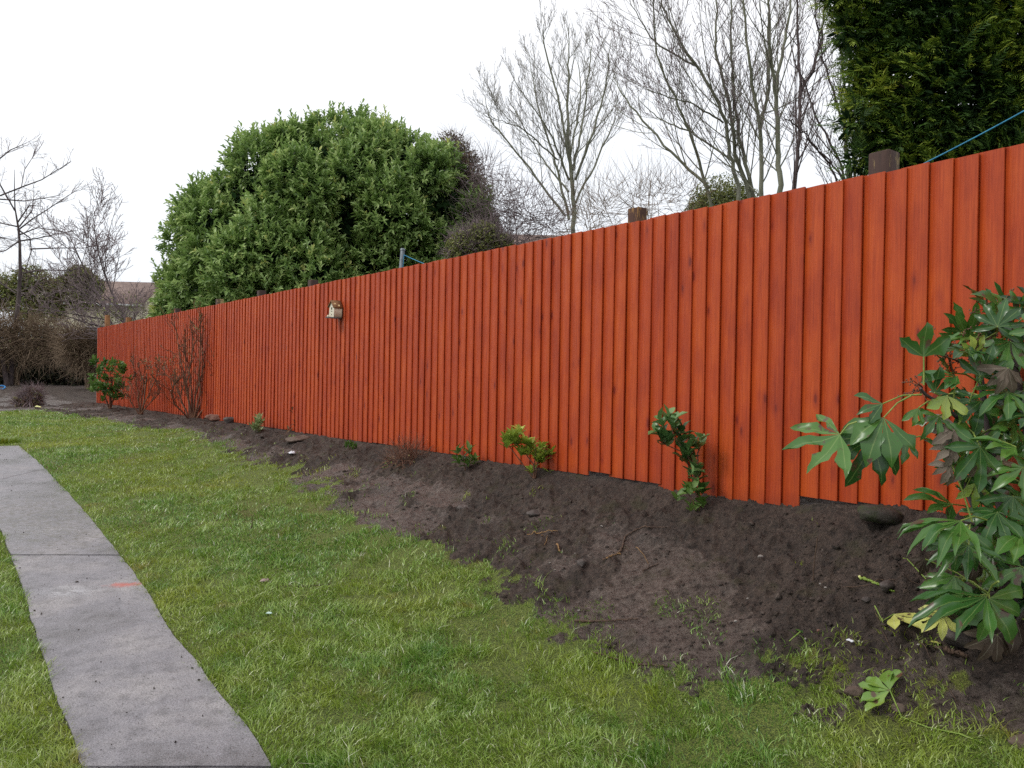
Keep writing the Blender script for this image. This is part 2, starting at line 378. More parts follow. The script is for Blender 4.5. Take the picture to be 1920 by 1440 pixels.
# ------------------------------------------------------------------ ground sheets
def lawn_field(X, Y):
    sdv = sdist(X, Y, LAWN)
    k = np.clip((Y-2)/14, 0.15, 1)
    sdv = sdv+fbm(X*1.3, Y*1.3, 21)*0.22*np.clip(0.4+Y/8, 0, 1.2)+fbm(X*2.7, Y*2.7, 24)*0.22+fbm(X*5, Y*5, 22)*0.20+fbm(X*17, Y*17, 23)*0.12+0.04
    return sdv
def trodden(X, Y):
    return sstep(-0.12, 0.22, fbm(X*1.05+3.1, Y*1.05, 91, 3)+fbm(X*5, Y*5, 92, 3)*0.35)
def relief(X, Y, want=False):
    X = np.asarray(X, float); Y = np.asarray(Y, float)
    lf = lawn_field(X, Y); onlawn = sstep(-0.06, 0.06, lf); pd = sdist(X, Y, PATH); s, t = fence_st(X, Y); soil = 1-onlawn
    tr = trodden(X, Y)*sstep(0.25, 0.7, s); ro = 1-tr*0.85
    rel = fbm(X*1.4, Y*1.4, 3, 3)*0.03*soil+fbm(X*5, Y*5, 4, 3)*0.032*soil+fbm(X*15, Y*15, 5, 4)*0.038*soil*ro
    cl = vn(X*24, Y*24, 8); c2 = vn(X*42, Y*42, 10); rel += (np.clip(cl-0.52, 0, 1)*0.075+np.clip(c2-0.5, 0, 1)*0.035)*soil*ro
    hl = vn(X*9, Y*9, 12); rel -= np.clip(hl-0.7, 0, 1)*0.10*soil
    rel += fbm(X*2.2, Y*2.2, 6, 3)*0.015*onlawn+fbm(X*9, Y*9, 7, 3)*0.008*onlawn
    rel = rel*(0.30+0.70*sstep(0.0, 0.25, np.abs(s)))
    rel = np.where(pd > -0.03, -0.035*sstep(-0.03, 0.05, pd), rel*sstep(-0.03, -0.15, pd)+0.004)
    return (rel, lf, tr) if want else rel
def hzr(x, y): return float(hz(x, y)+relief(np.array([x]), np.array([y]))[0])
def build_ground():
    nu, nr = 640, 900
    ang = np.radians(np.linspace(-47, 47, nu)); rr = 1.35*np.exp(np.linspace(0, math.log(36/1.35), nr))
    A, R = np.meshgrid(ang, rr); X = np.tan(A)*R; Y = R
    z0 = hz(X, Y)
    rel, lf, trd = relief(X, Y, True)
    Z = z0+rel
    aux = np.clip(0.5+lf*5, 0, 1)
    V = np.stack([X, Y, Z], -1).reshape(-1, 3)
    idx = np.arange(nu*nr).reshape(nr, nu)
    Fq = np.stack([idx[:-1, :-1], idx[:-1, 1:], idx[1:, 1:], idx[1:, :-1]], -1).reshape(-1, 4)
    m = (lf[:-1, :-1] > 0).ravel()
    for mask, nm, kind in ((m, 'lawn', 'structure'), (~m, 'flower_bed', 'structure')):
        ff = Fq[mask]; used, inv = np.unique(ff, return_inverse=True)
        b = MB(); b.add(V[used], inv.reshape(-1, 4), trd.ravel()[used], aux.ravel()[used])
        tag(b.build(nm, M_GROUND, smooth=True), kind=kind)
    # coarse sheet under everything, out to the horizon
    g = np.concatenate([-np.geomspace(400, 14, 16), np.linspace(-12, 12, 49), np.geomspace(14, 400, 16)])
    X, Y = np.meshgrid(g, g+6); Z = hz(X, Y)-0.16-0.0015*np.clip(np.hypot(X, Y)-40, 0, 400)
    k = len(g); idx = np.arange(k*k).reshape(k, k)
    Fq = np.stack([idx[:-1, :-1], idx[:-1, 1:], idx[1:, 1:], idx[1:, :-1]], -1).reshape(-1, 4)
    b = MB(); b.add(np.stack([X, Y, Z], -1).reshape(-1, 3), Fq, 0.5, 0.9); tag(b.build('ground', M_GROUND, smooth=True), kind='structure')
build_ground()

def resample(P, n):
    d = np.concatenate([[0], np.cumsum(np.hypot(*np.diff(P, axis=0).T))]); t = np.linspace(0, d[-1], n)
    return np.stack([np.interp(t, d, P[:, 0]), np.interp(t, d, P[:, 1])], 1)
def build_path():
    # edges matched slab by slab; slab joints lie where the photo shows them
    joints = [(PR_PX.index((35,836)), 0), (PR_PX.index((85,880)), 3), (PR_PX.index((225,1042)), 6), (13, 13), (15, 15)]
    b = MB()
    jr = random.Random(3)
    for k in range(len(joints)-1):
        (r0, l0), (r1, l1) = joints[k], joints[k+1]
        Rr = resample(PR[r0:r1+1], 46); Ll = resample(PL[l0:l1+1], 46)
        Rr = Rr+(fbm(Rr[:, 0]*5, Rr[:, 1]*5, 31)[:, None]*0.007); Ll = Ll+(fbm(Ll[:, 0]*5, Ll[:, 1]*5, 32)[:, None]*0.007)
        nA = 20; w = np.linspace(0, 1, nA)
        P = Rr[:, None]*(1-w)[None, :, None]+Ll[:, None]*w[None, :, None]
        # 8 mm joint at both ends
        for e0, e1 in ((0, 1), (-1, -2)):
            dv = P[e1]-P[e0]; P[e0] += dv/np.linalg.norm(dv, axis=1, keepdims=True)*0.011
            P[e0] += 0
        X, Y = P[..., 0], P[..., 1]
        Z = hz(X, Y)+0.004+jr.uniform(-0.003, 0.003)+fbm(X*2, Y*2, 33)*0.004
        n = 46; idx = np.arange(n*nA).reshape(n, nA)
        fq = np.stack([idx[:-1, :-1], idx[:-1, 1:], idx[1:, 1:], idx[1:, :-1]], -1).reshape(-1, 4)[:, ::-1]
        V = np.stack([X, Y, Z], -1).reshape(-1, 3); b.add(V, fq)
        ring = np.concatenate([idx[0], idx[1:, -1], idx[-1, :-1][::-1], idx[1:-1, 0][::-1]])
        T = V[ring]; B = T-np.array([0, 0, 0.09]); m = len(ring); i = np.arange(m); j = (i+1) % m
        b.add(np.concatenate([T, B]), np.stack([i, j, j+m, i+m], -1))
    tag(b.build('path', M_PATH, smooth=False), kind='structure')
build_path()

# ------------------------------------------------------------------ grass blades
def grass_mat():
    m, n, bs, out = newmat('grass_blades')
    at_ = N(n, 'Attribute', attribute_name='rnd'); ge = N(n, 'NewGeometry'); pos = ge.outputs['Position']
    c = ramp(n, at_.outputs['Fac'], [(0.0, lin(60, 96, 30)), (0.3, lin(96, 138, 48)), (0.6, lin(132, 170, 72)), (0.82, lin(178, 202, 122)), (0.93, lin(204, 214, 170)), (1.0, lin(226, 228, 206))])  # palest stops put wet glints into the blade colour
    p1 = ramp(n, noise(n, pos, 0.75, 4, 0.6), [(0.42, G(0)), (0.66, G(0.7))]); c = mixc(n, p1, c, lin(164, 170, 56))
    p2 = ramp(n, noise(n, pos, 2.6, 4, 0.65), [(0.60, G(0)), (0.72, G(0.6))]); c = mixc(n, p2, c, lin(150, 118, 62))
    p3 = ramp(n, noise(n, vscale(n, pos, (1.3, 1, 1)), 1.6, 4, 0.65), [(0.55, G(0)), (0.68, G(0.6))]); c = mixc(n, p3, c, lin(78, 132, 58))
    n.links.new(c, bs.inputs['Base Color']); bs.inputs['Roughness'].default_value = 0.3; bs.inputs['Specular IOR Level'].default_value = 0.7
    tr = N(n, 'BsdfTranslucent'); n.links.new(c, tr.inputs[0]); mx = N(n, 'MixShader', i_0=0.3)
    n.links.new(bs.outputs[0], mx.inputs[1]); n.links.new(tr.outputs[0], mx.inputs[2]); n.links.new(mx.outputs[0], out.inputs[0])
    return m
def blades(n_, y0, y1, seed, keep, hmul=1.0, wadd=0.0, p=1.25):
    g = np.random.default_rng(seed)
    # density falls with distance
    q = g.random(n_); e = 2-p; Y = (y0**e+(y1**e-y0**e)*q)**(1/e)
    X = np.tan(g.uniform(-math.radians(40), math.radians(40), n_))*Y*1.0
    k = keep(X, Y, g); X, Y = X[k], Y[k]; n = len(X)
    Zg = hz(X, Y)+relief(X, Y)-0.004
    patch = fbm(X*3.1, Y*3.1, 41, 3); tuft = np.clip(vn(X*6, Y*6, 44)-0.55, 0, 1)*2.2+np.clip(vn(X*15, Y*15, 45)-0.6, 0, 1)*1.6
    H = (0.016+0.014*g.random(n)+0.008*patch+0.028*tuft)*hmul*(0.7+0.6*g.random(n)); H = np.clip(H, 0.010, 0.2)
    W = (0.0019+0.0010*g.random(n)+0.00055*Y)*1.0+wadd; H = H*(1+0.02*Y)
    az = vn(X*4.4, Y*4.4, 42)*12+g.normal(0, 1.25, n); lean = np.clip(g.normal(0.75, 0.4, n)+0.3*patch, 0.05, 1.7)
    dx, dy = np.cos(az), np.sin(az); fa = g.uniform(0, 2*math.pi, n); wx, wy = np.cos(fa)*W/2, np.sin(fa)*W/2
    def P(f, sw):
        h = H*f*(1-0.25*lean*f*0.8); o = H*lean*f*f*0.9+H*0.2*f*lean
        return np.stack([X+dx*o+wx*sw, Y+dy*o+wy*sw, Zg+h], -1)
    V = np.stack([P(0, 1), P(0, -1), P(0.55, 0.8), P(0.55, -0.8), P(1, 0.0)], 1)
    r = np.clip(g.random(n)*0.74+0.15*patch+0.04+(g.random(n) > 0.93)*0.4-0.1*(1-np.clip(H/0.04, 0, 1)), 0, 1)  # a few blades jump to the painted glint tones
    return V, r
def keep_lawn(X, Y, g):
    lf = lawn_field(X, Y)
    k = (lf > g.normal(0.0, 0.09, len(X))) & (sdist(X, Y, PATH) < 0.012+0.035*vn(X*9, Y*9, 51))
    bare = vn(X*2.7, Y*2.7, 52); near = (lf < 0.65) & (vn(X*5.5, Y*5.5, 57) > 0.60) & (g.random(len(X)) < 0.8)
    Zz = 0; hole = (vn(X*5.1, Y*5.1, 53) > 0.86) & (g.random(len(X)) < 0.75)
    return k & ~near & ~hole
def keep_strays(X, Y, g):
    lf = lawn_field(X, Y); s, t = fence_st(X, Y)
    k = (lf < 0) & (s > 0.15) & (t < 20) & (vn(X*6, Y*6, 61) > 0.58+0.34*np.clip(-lf/0.8, 0, 1)) & (g.random(len(X)) < 0.8)
    return k
M_GRASS = grass_mat()
def build_grass():
    b = MB(); fc = None
    for args in ((760000, 1.9, 26, 1, keep_lawn, 1.0, 0.0, 1.8), (150000, 1.9, 12.0, 3, keep_strays, 0.85, 0.0, 1.4)):
        V, r = blades(*args)
        b.many(V, [(0, 1, 3, 2)], r); n = len(V)
        b.f.append((np.arange(n)[:, None]*5+np.array([2, 3, 4]))+(b.n-n*5))
    # the blades spilling over the concrete edge of the path
    tag(b.build('grass', M_GRASS), 'short wet green lawn grass growing either side of the concrete path', 'grass', kind='stuff')
build_grass()

# ------------------------------------------------------------------ the fence
FROT = math.atan2(FD[1], FD[0])
def tpos(px):
    """distance along the fence of the board seen at this column"""
    Yf = 8197/(px+221.0); a = (px-960)/F; return (a*Yf-FP[0])*FD[0]+(Yf-FP[1])*FD[1]
FORIG = (FP[0], FP[1], FBASE)
fence = thing('fence', 'long red-brown stained timber fence of overlapping upright boards along the flower bed', 'fence', FORIG, FROT)
T_END = tpos(184.0); PITCHB = 0.1175
posts = [(1627, 0.140, 'a'), (1168, 0.125, 'b'), (None, -0.03, 'c'), (None, -0.03, 'c'), (568, 0.10, 'c'), (473, 0.105, 'c'), (396, 0.11, 'd'), (319, 0.10, 'c'), (None, 0.04, 'e'), (229, 0.13, 'e'), (190, 0.30, 'e')]
tp = [tpos(p[0]) if p[0] else None for p in posts]
tp[2] = tp[1]+(tp[4]-tp[1])/3; tp[3] = tp[1]+2*(tp[4]-tp[1])/3; tp[8] = 0.5*(tp[7]+tp[9])
bays = [-6.0, -4.0, tp[0]-1.85]+tp
M_POST = {'a': post_mat('creosoted_post', lin(66, 46, 40), lin(128, 108, 72), 0.58), 'b': post_mat('brown_post', lin(72, 44, 32), lin(126, 92, 52), 0.5),
          'c': post_mat('dark_post', lin(62, 44, 38), lin(140, 62, 36), 0.56), 'd': post_mat('pale_edged_post', lin(70, 52, 44), lin(160, 140, 92), 0.48), 'e': post_mat('tan_post', lin(126, 84, 50), lin(156, 108, 70), 0.5)}
def build_fence():
    g = random.Random(11)
    k = 0; t = -6.0; boards = []
    step_groups = [(-9, 0.0), (tpos(1885), 0.06), (tpos(1560), 0.075), (tpos(1120), 0.0), (99, 0)]
    low = 0.0; cnt = 0
    while t < T_END:
        if cnt <= 0: cnt = g.randint(2, 7); low = g.uniform(-0.022, 0.012)
        cnt -= 1
        px_zone = 0.070 if t < tpos(1528) else (0.02 if tpos(1153) < t < tpos(1120) else 0.0)
        boards.append((t, px_zone+low, g.uniform(-0.004, 0.004), g.random(), g.uniform(-0.0022, 0.0022), g.uniform(-0.002, 0.002)))
        t += PITCHB*g.uniform(0.955, 1.045)
    for i in range(len(bays)):
        b0 = bays[i]; b1 = bays[i+1] if i+1 < len(bays) else T_END+1
        mb = MB(); any_ = False
        for (bt, lo, hi, r, tl, dp) in boards:
            if not (b0 <= bt < b1): continue
            any_ = True; wd = 0.150; zb = 0.002+lo; zt = FTOP-FBASE+hi
            # local x along, y toward the garden, z up; thick edge nearest the camera
            prof = [(0.0, 0.0110+dp), (0.0, 0.0225+dp), (0.003, 0.0240+dp), (wd, 0.0075+dp*0.3), (wd, 0.003)]
            nz = 7; zs = np.linspace(zb, zt, nz); V = []
            ph = r*40
            for z in zs:
                sh = tl*(z-0.9); wv = 0.0022*math.sin(z*2.3+ph)
                for j, (x, y) in enumerate(prof): V.append((bt+x+sh, y+wv*(1 if j in (1, 2) else 0.3), z))
            n = len(prof); Fq = []
            for a in range(nz-1):
                for j in range(n):
                    j2 = (j+1) % n; Fq.append((a*n+j, a*n+j2, (a+1)*n+j2, (a+1)*n+j))
            mb.add(V, np.array(Fq)[:, ::-1], r)
            mb.add(V[-n:], np.arange(n)[::-1], r); mb.add(V[:n], np.arange(n), r)
        if any_: mb.build('board_panel', M_FENCE, fence)
    for (px, h, kd), t_ in zip(posts, tp):
        mb = MB(); hh = FTOP-FBASE+h; c = 0.004; x0, x1, y0, y1 = t_-0.05, t_+0.05, -0.165, -0.065
        if kd == 'a': x0, x1 = t_-0.058, t_+0.058; y0 = -0.18
        ring = [(x0+c, y0), (x1-c, y0), (x1, y0+c), (x1, y1-c), (x1-c, y1), (x0+c, y1), (x0, y1-c), (x0, y0+c)]
        V = []
        for z in (-0.5, hh*0.5, hh-0.006): V += [(x, y, z) for x, y in ring]
        cx, cy = (x0+x1)/2, (y0+y1)/2; V += [(cx+(x-cx)*0.94, cy+(y-cy)*0.94, hh+g.uniform(-0.004, 0.004)) for x, y in ring]
        Fq = []
        for a in range(3):
            for j in range(8): Fq.append((a*8+j, a*8+(j+1) % 8, (a+1)*8+(j+1) % 8, (a+1)*8+j))
        mb.add(V, Fq); mb.add(V[-8:], np.arange(8)); mb.build('post', M_POST[kd], fence)
    for z in (0.3, 0.95, 1.6):
        mb = MB(); mb.box(-6, T_END, -0.062, 0.0, z, z+0.05); mb.build('rail', M_POST['c'], fence)
build_fence()

# ------------------------------------------------------------------ leaves, shoots, branches
def unit(v): return v/(np.linalg.norm(v, axis=-1, keepdims=True)+1e-9)
def rand_dirs(g, n):
    v = g.normal(size=(n, 3)); return unit(v)
LEAF_F = [(0, 1, 2), (0, 3, 1), (1, 4, 2), (1, 3, 5), (1, 6, 4), (1, 5, 6)]
def leaf_verts(P, D, Nn, L, W, fold=0.25, droop=0.15):
    """P base, D direction, Nn upper side, L length, W width (arrays) -> (n,7,3): base, mid rib, two left/right pairs, tip"""
    D = unit(D); S = unit(np.cross(D, Nn)); Nn = np.cross(S, D)
    L = np.broadcast_to(L, (len(P),))[:, None]; W = np.broadcast_to(W, (len(P),))[:, None]
    a = P+D*L*0.30; c = P+D*L*0.68-Nn*L*droop*0.3
    return np.stack([P, P+D*L*0.5-Nn*W*fold*0.4, a+S*W*0.46+Nn*W*fold, a-S*W*0.46+Nn*W*fold, c+S*W*0.42+Nn*W*fold*0.9, c-S*W*0.42+Nn*W*fold*0.9, P+D*L-Nn*L*droop], 1)
def shoots(b, g, P, D, n_leaf, sl, L, W, spread=0.9, r0=0.5, rs=0.25, twist=2.4, fold=0.25, tipbright=0.2, up=0.25):
    """leafy shoots: P base points, D shoot directions; leaves spiral round each shoot"""
    n = len(P); D = unit(D); ref = unit(np.cross(D, g.normal(size=(n, 3)))); r2 = np.cross(D, ref)
    base = g.uniform(0, 6.28, n)
    rr = np.clip(r0+g.normal(0, rs, n), 0, 1)
    for k in range(n_leaf):
        f = (k+0.5)/n_leaf; a = base+k*twist
        out = ref*np.cos(a)[:, None]+r2*np.sin(a)[:, None]
        sp = spread*(1.25-0.65*f)
        d = unit(D+out*sp+g.normal(0, 0.15, (n, 3))+np.array([0, 0, up*0.3]))
        nn = unit(D*0.8+np.array([0, 0, 0.7])+g.normal(0, 0.2, (n, 3)))
        V = leaf_verts(P+D*(sl*f)[:, None] if np.ndim(sl) else P+D*sl*f, d, nn, L*g.uniform(0.7, 1.15, n), W*g.uniform(0.8, 1.1, n), fold)
        aux = np.tile(np.array([1, 1, 0, 0, 0, 0, 0.6]), (n, 1))
        b.many(V, LEAF_F, np.clip(rr+g.normal(0, 0.10, n)+tipbright*(f-0.5), 0, 1), aux)

def blob_surface(g, blobs, n, shell=0.25, cull=0.80, bias=None):
    """points near the surface of a union of ellipsoids; blobs rows: x,y,z,rx,ry,rz"""
    B = np.array(blobs, float); w = B[:, 3]*B[:, 5]; w = w/w.sum()
    i = g.choice(len(B), n, p=w); d = rand_dirs(g, n)
    rad = 1-shell*g.random(n)**1.5
    P = B[i, :3]+d*B[i, 3:]*rad[:, None]
    keep = np.ones(n, bool)
    for k in range(len(B)):
        q = np.linalg.norm((P-B[k, :3])/B[k, 3:], axis=1); keep &= ~((q < cull) & (i != k))
    nrm = unit(d/B[i, 3:])
    return P[keep], nrm[keep]

# branches: every tree grows a list of (points, radii) and becomes tubes
def grow(rnd, out, p, d, length, r, level, cfg, r_end=None):
    nseg = max(3, int(length/cfg['seg'])) if level == 0 else max(3, min(9, int(length/(cfg['seg']*0.8))))
    pts = [p]; rad = [r]; dd = Vector(d).normalized(); q = Vector(p)
    re = r*cfg.get('taper', 0.25) if r_end is None else r_end
    for k in range(nseg):
        f = (k+1)/nseg
        dd = (dd+Vector((rnd.gauss(0, 1), rnd.gauss(0, 1), rnd.gauss(0, 1)))*cfg['wob']+Vector((0, 0, cfg['up'][min(level, len(cfg['up'])-1)]))/nseg).normalized()
        q = q+dd*(length/nseg); pts.append(tuple(q)); rad.append(r+(re-r)*f**cfg.get('tp', 0.85))
    out.append((level, pts, rad))
    if level >= cfg['levels']: return
    nc = cfg['kids'][level]; nc = max(1, int(nc*rnd.uniform(0.8, 1.2)))
    s0 = cfg['start'][level]
    for c in range(nc):
        f = s0+(1-s0)*(c+rnd.random())/nc; f = min(f, 0.97)
        x = f*nseg; k = min(int(x), nseg-1); u = x-k
        P = Vector(pts[k]).lerp(Vector(pts[k+1]), u); T = (Vector(pts[k+1])-Vector(pts[k])).normalized()
        rr = rad[k]+(rad[k+1]-rad[k])*u
        ax = T.cross(Vector((rnd.gauss(0, 1), rnd.gauss(0, 1), rnd.gauss(0, 1)))).normalized()
        ang = math.radians(rnd.uniform(*cfg['ang'][level]))
        nd = Matrix.Rotation(ang, 3, ax) @ T
        nl = length*cfg['len'][level]*(1-cfg.get('apex', 0.55)*f)*rnd.uniform(0.7, 1.25)
        if level == 0 and 'klen' in cfg: nl = cfg['klen']*(1-cfg.get('apex', 0.55)*f)*rnd.uniform(0.7, 1.25)
        grow(rnd, out, tuple(P), nd, nl, max(min(rr*cfg['rk'][level], rr*0.95), cfg['rmin']), level+1, cfg, r_end=cfg['rmin'])
def tubes(out, levels, mb=None):
    mb = mb or MB()
    for lv, pts, rad in out:
        if lv in levels:
            sides = 8 if rad[0] > 0.04 else (5 if rad[0] > 0.012 else 3)
            mb.tube(pts, rad, sides, r=0.5, cap=rad[0] > 0.004)
    return mb
def bare_tree(name, label, cat, base, cfg, seed, mt, mtw, group=None, dirs=None, radius=0.08, height=6):
    root = thing(name, label, cat, tuple(base), 0, group); rnd = random.Random(seed); out = []
    dirs = dirs or [((0, 0, 1), height, radius)]
    for (d, h, r) in dirs: grow(rnd, out, (0, 0, 0), d, h, r, 0, cfg)
    tubes(out, (0,)).build('trunk', mt, root)
    tubes(out, (1,)).build('branch', mt, root) if cfg['levels'] > 1 else None
    tubes(out, range(2 if cfg['levels'] > 1 else 1, 9)).build('twigs', mtw, root)
    return root

M_BARK_G = bark_mat('grey_green_bark', lin(80, 80, 66), lin(118, 120, 100), lin(146, 146, 132), 5)
M_BARK_D = bark_mat('dark_bark', lin(40, 32, 34), lin(74, 62, 62), lin(98, 88, 84), 6)
M_TWIG_G = bark_mat('grey_twigs', lin(118, 114, 110), lin(158, 152, 146), None, 4)
M_TWIG_P = bark_mat('purple_brown_twigs', lin(98, 84, 86), lin(140, 124, 126), None, 4)
M_TWIG_O = bark_mat('orange_brown_twigs', lin(92, 62, 48), lin(134, 96, 76), None, 4)
M_TWIG_B = bark_mat('brown_brush', lin(70, 56, 44), lin(126, 106, 86), lin(150, 132, 110), 2.2)

# ---- the big laurel behind the fence
LAUREL_Y = 17.6
def px_blob(px, py, rpx, Y, dy=0.0, sx=1.0, sz=1.0):
    Yc = Y+dy; c = at(px, py, Yc); r = rpx*Yc/F; return (c[0], c[1], c[2], r*sx, r*1.0, r*sz)
M_LAUREL = leaf_mat('laurel_leaves', [(0.0, lin(76, 102, 54)), (0.35, lin(120, 150, 80)), (0.65, lin(158, 184, 110)), (0.9, lin(190, 208, 136)), (1.0, lin(200, 204, 122))], rough=0.42, trans=0.3, vein=(0.12, 0.2, 0.06, 1), spec=0.5)
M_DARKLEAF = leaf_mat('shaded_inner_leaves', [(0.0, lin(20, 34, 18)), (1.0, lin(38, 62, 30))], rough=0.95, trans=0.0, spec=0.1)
def build_laurel():
    g = np.random.default_rng(5); base = at(600, 800, LAUREL_Y+0.4); base[2] = hz(base[0], base[1])
    root = thing('laurel_tree', 'huge rounded evergreen laurel with glossy green leaves behind the fence', 'tree', tuple(base))
    core = [(480,490,155,.3),(600,420,180,.5),(740,420,170,.6),(560,560,200,.3),(770,550,160,.6),(408,548,102,.3),(345,610,80,.8),(335,562,56,.8),(665,305,90,.6),(570,328,80,.4),(762,335,85,.8),(480,362,74,.2),(432,436,56,.4),(822,412,74,.5),(850,490,80,.5),(700,620,160,.2),(390,650,105,.5),(310,640,64,1.0)]
    blobs = [px_blob(x, y, r-30, LAUREL_Y, dy) for x, y, r, dy in core]
    # lumps over the outline
    P, nn = blob_surface(g, blobs, 900, 0.02, 0.97)
    sel = g.permutation(len(P))[:230]
    lumps = [(*(P[i]+nn[i]*0.0), *(np.array([1, 1, 0.85])*g.uniform(0.30, 0.62))) for i in sel]
    allb = blobs+lumps
    rel = np.array(base)
    P, nn = blob_surface(g, lumps, 42000, 0.35, 0.62)
    # drop those facing well away from the garden and deep inside the core
    B = np.array(blobs); q = np.min([np.linalg.norm((P-b[:3])/b[3:], axis=1) for b in B], axis=0)
    k = (q > 0.86) & (nn[:, 1] < 0.75) & (P[:, 2] > 1.4) & (fence_st(P[:, 0], P[:, 1])[0] < -0.55)
    P, nn = P[k], nn[k]; print('laurel shoots', len(P))
    P = P[:17000]; nn = nn[:17000]
    mb = MB(); D = unit(nn*0.95+np.array([0, 0, 0.5])+g.normal(0, 0.33, P.shape))
    shoots(mb, g, P-rel, D, 9, g.uniform(0.13, 0.27, len(P)), 0.128, 0.052, 0.95, 0.46, 0.16, tipbright=0.35)
    # upright leaders along the top edge
    P2, n2 = blob_surface(g, allb, 9000, 0.03, 0.97); k = (n2[:, 2] > 0.35) & (fence_st(P2[:, 0], P2[:, 1])[0] < -0.5); P2, n2 = P2[k][:1300], n2[k][:1300]
    shoots(mb, g, P2-rel, unit(n2*0.35+np.array([0, 0, 1.0])+g.normal(0, 0.2, P2.shape)), 12, g.uniform(0.22, 0.45, len(P2)), 0.115, 0.046, 0.8, 0.5, 0.15, tipbright=0.4)
    # a sprinkling of yellowed leaves
    mb.build('crown', M_LAUREL, root)
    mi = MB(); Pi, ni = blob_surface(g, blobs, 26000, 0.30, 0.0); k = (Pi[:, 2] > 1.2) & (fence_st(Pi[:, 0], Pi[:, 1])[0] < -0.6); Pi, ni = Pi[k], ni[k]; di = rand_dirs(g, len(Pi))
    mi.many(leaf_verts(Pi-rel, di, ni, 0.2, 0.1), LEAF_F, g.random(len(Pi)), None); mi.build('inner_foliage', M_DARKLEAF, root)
    out = []; rnd = random.Random(2); cfg = dict(seg=0.5, wob=0.10, up=(0.1, 0.3, 0.2), levels=2, kids=(7, 5), start=(0.3, 0.3), ang=((25, 60), (25, 60)), len=(0.6, 0.5), rk=(0.6, 0.5), rmin=0.01)
    for a in range(6):
        th = a*1.05; grow(rnd, out, (0.12*math.cos(th), 0.12*math.sin(th), -0.2), (0.40*math.cos(th), 0.25*math.sin(th), 1), 3.3, 0.12, 0, cfg)
    tubes(out, range(9)).build('trunk', M_BARK_D, root)
build_laurel()

# ---- reddish twiggy shrub leaning out of the laurel's right side
M_REDLEAF = leaf_mat('russet_leaves', [(0.0, lin(76, 62, 48)), (0.5, lin(122, 94, 74)), (1.0, lin(128, 130, 84))], rough=0.6, trans=0.15)
def twig_cloud(mb, g, P, D, L, R, curl=0.35):
    """n short bent twigs, each a three-sided sliver of four rings"""
    n = len(P); D = unit(D); ref = unit(np.cross(D, g.normal(size=(n, 3)))); r2 = np.cross(D, ref); bend = ref*curl*g.normal(0, 1, n)[:, None]
    V = []
    for f in (0, 0.35, 0.7, 1.0):
        c = P+(D*f+bend*f*f)*np.broadcast_to(L, (n,))[:, None]; rr = np.broadcast_to(R, (n,))[:, None]*(1-0.75*f)
        for a in (0, 2.094, 4.189): V.append(c+ref*rr*math.cos(a)+r2*rr*math.sin(a))
    V = np.stack(V, 1); Fc = []
    for k in range(3):
        for j in range(3): Fc.append((k*3+j, k*3+(j+1) % 3, (k+1)*3+(j+1) % 3, (k+1)*3+j))
    mb.many(V, Fc, g.random(n))
def brush_shrub(name, label, cat, blobs, base, mtw, mlf, seed, ntw=2500, nlf=1500, tl=0.45, tr=0.005, ll=0.05, lw=0.03, stems=7, group=None, up=0.5, stem_r=0.03, leafname='leaves'):
    g = np.random.default_rng(seed); base = np.array(base, float); root = thing(name, label, cat, tuple(base), 0, group)
    P, nn = blob_surface(g, blobs, ntw, 0.85, 0.0); mb = MB()
    twig_cloud(mb, g, P-base, unit(nn*0.8+np.array([0, 0, up])+g.normal(0, 0.45, P.shape)), tl*g.uniform(0.5, 1.3, len(P)), tr*g.uniform(0.6, 1.4, len(P)))
    out = []; rnd = random.Random(seed); B = np.array(blobs)
    for k in range(stems):
        b = B[rnd.randrange(len(B))]; tgt = b[:3]+np.array([rnd.uniform(-.6, .6)*b[3], rnd.uniform(-.6, .6)*b[4], rnd.uniform(0, .8)*b[5]])-base
        n = 9; st = np.array([rnd.uniform(-.12, .12), rnd.uniform(-.12, .12), 0.0]); pts = []
        for j in range(n):
            f = j/(n-1); w = np.array([rnd.gauss(0, 1), rnd.gauss(0, 1), 0])*0.035*np.linalg.norm(tgt)*math.sin(f*3.14); pts.append(st*(1-f)+tgt*np.array([f**1.3, f**1.3, f])+w)
        out.append((0, pts, list(np.linspace(stem_r, stem_r*0.25, n))))
    tubes(out, (0,), None).build('stems', mtw, root)
    mb.build('twigs', mtw, root)
    if nlf:
        Q, nq = blob_surface(g, blobs, nlf, 0.6, 0.0); ml = MB()
        ml.many(leaf_verts(Q-base, rand_dirs(g, len(Q)), unit(nq+[0, 0, 1]), ll*g.uniform(0.6, 1.3, len(Q)), lw), LEAF_F, g.random(len(Q))); ml.build(leafname, mlf, root)
    return root
def gbase(px, Y):
    p = at(px, 700, Y); return (p[0], p[1], float(hz(p[0], p[1])))
M_OLIVELEAF = leaf_mat('olive_leaves', [(0.0, lin(76, 86, 44)), (0.5, lin(118, 126, 66)), (1.0, lin(156, 160, 96))], rough=0.6, trans=0.3)
brush_shrub('ivy_shrub', 'russet brown twiggy shrub growing against the right side of the laurel', 'shrub',
            [px_blob(868, 318, 40, 18.2), px_blob(845, 275, 30, 18.2), px_blob(885, 370, 38, 18.2), px_blob(900, 430, 38, 18.0), px_blob(890, 480, 45, 18.0), px_blob(860, 300, 36, 18)], gbase(870, 18.4), M_TWIG_P, M_REDLEAF, 21, 2400, 5200, 0.30, 0.005, 0.06, 0.035, 8)
brush_shrub('evergreen_shrub', 'low dull green shrub above the fence between laurel and bare tree', 'shrub',
            [px_blob(905, 455, 38, 12.5), px_blob(940, 465, 26, 12.5), px_blob(870, 470, 36, 12.5)], gbase(900, 12.5), M_TWIG_P, M_OLIVELEAF, 22, 1800, 5200, 0.2, 0.005, 0.05, 0.028, 6)

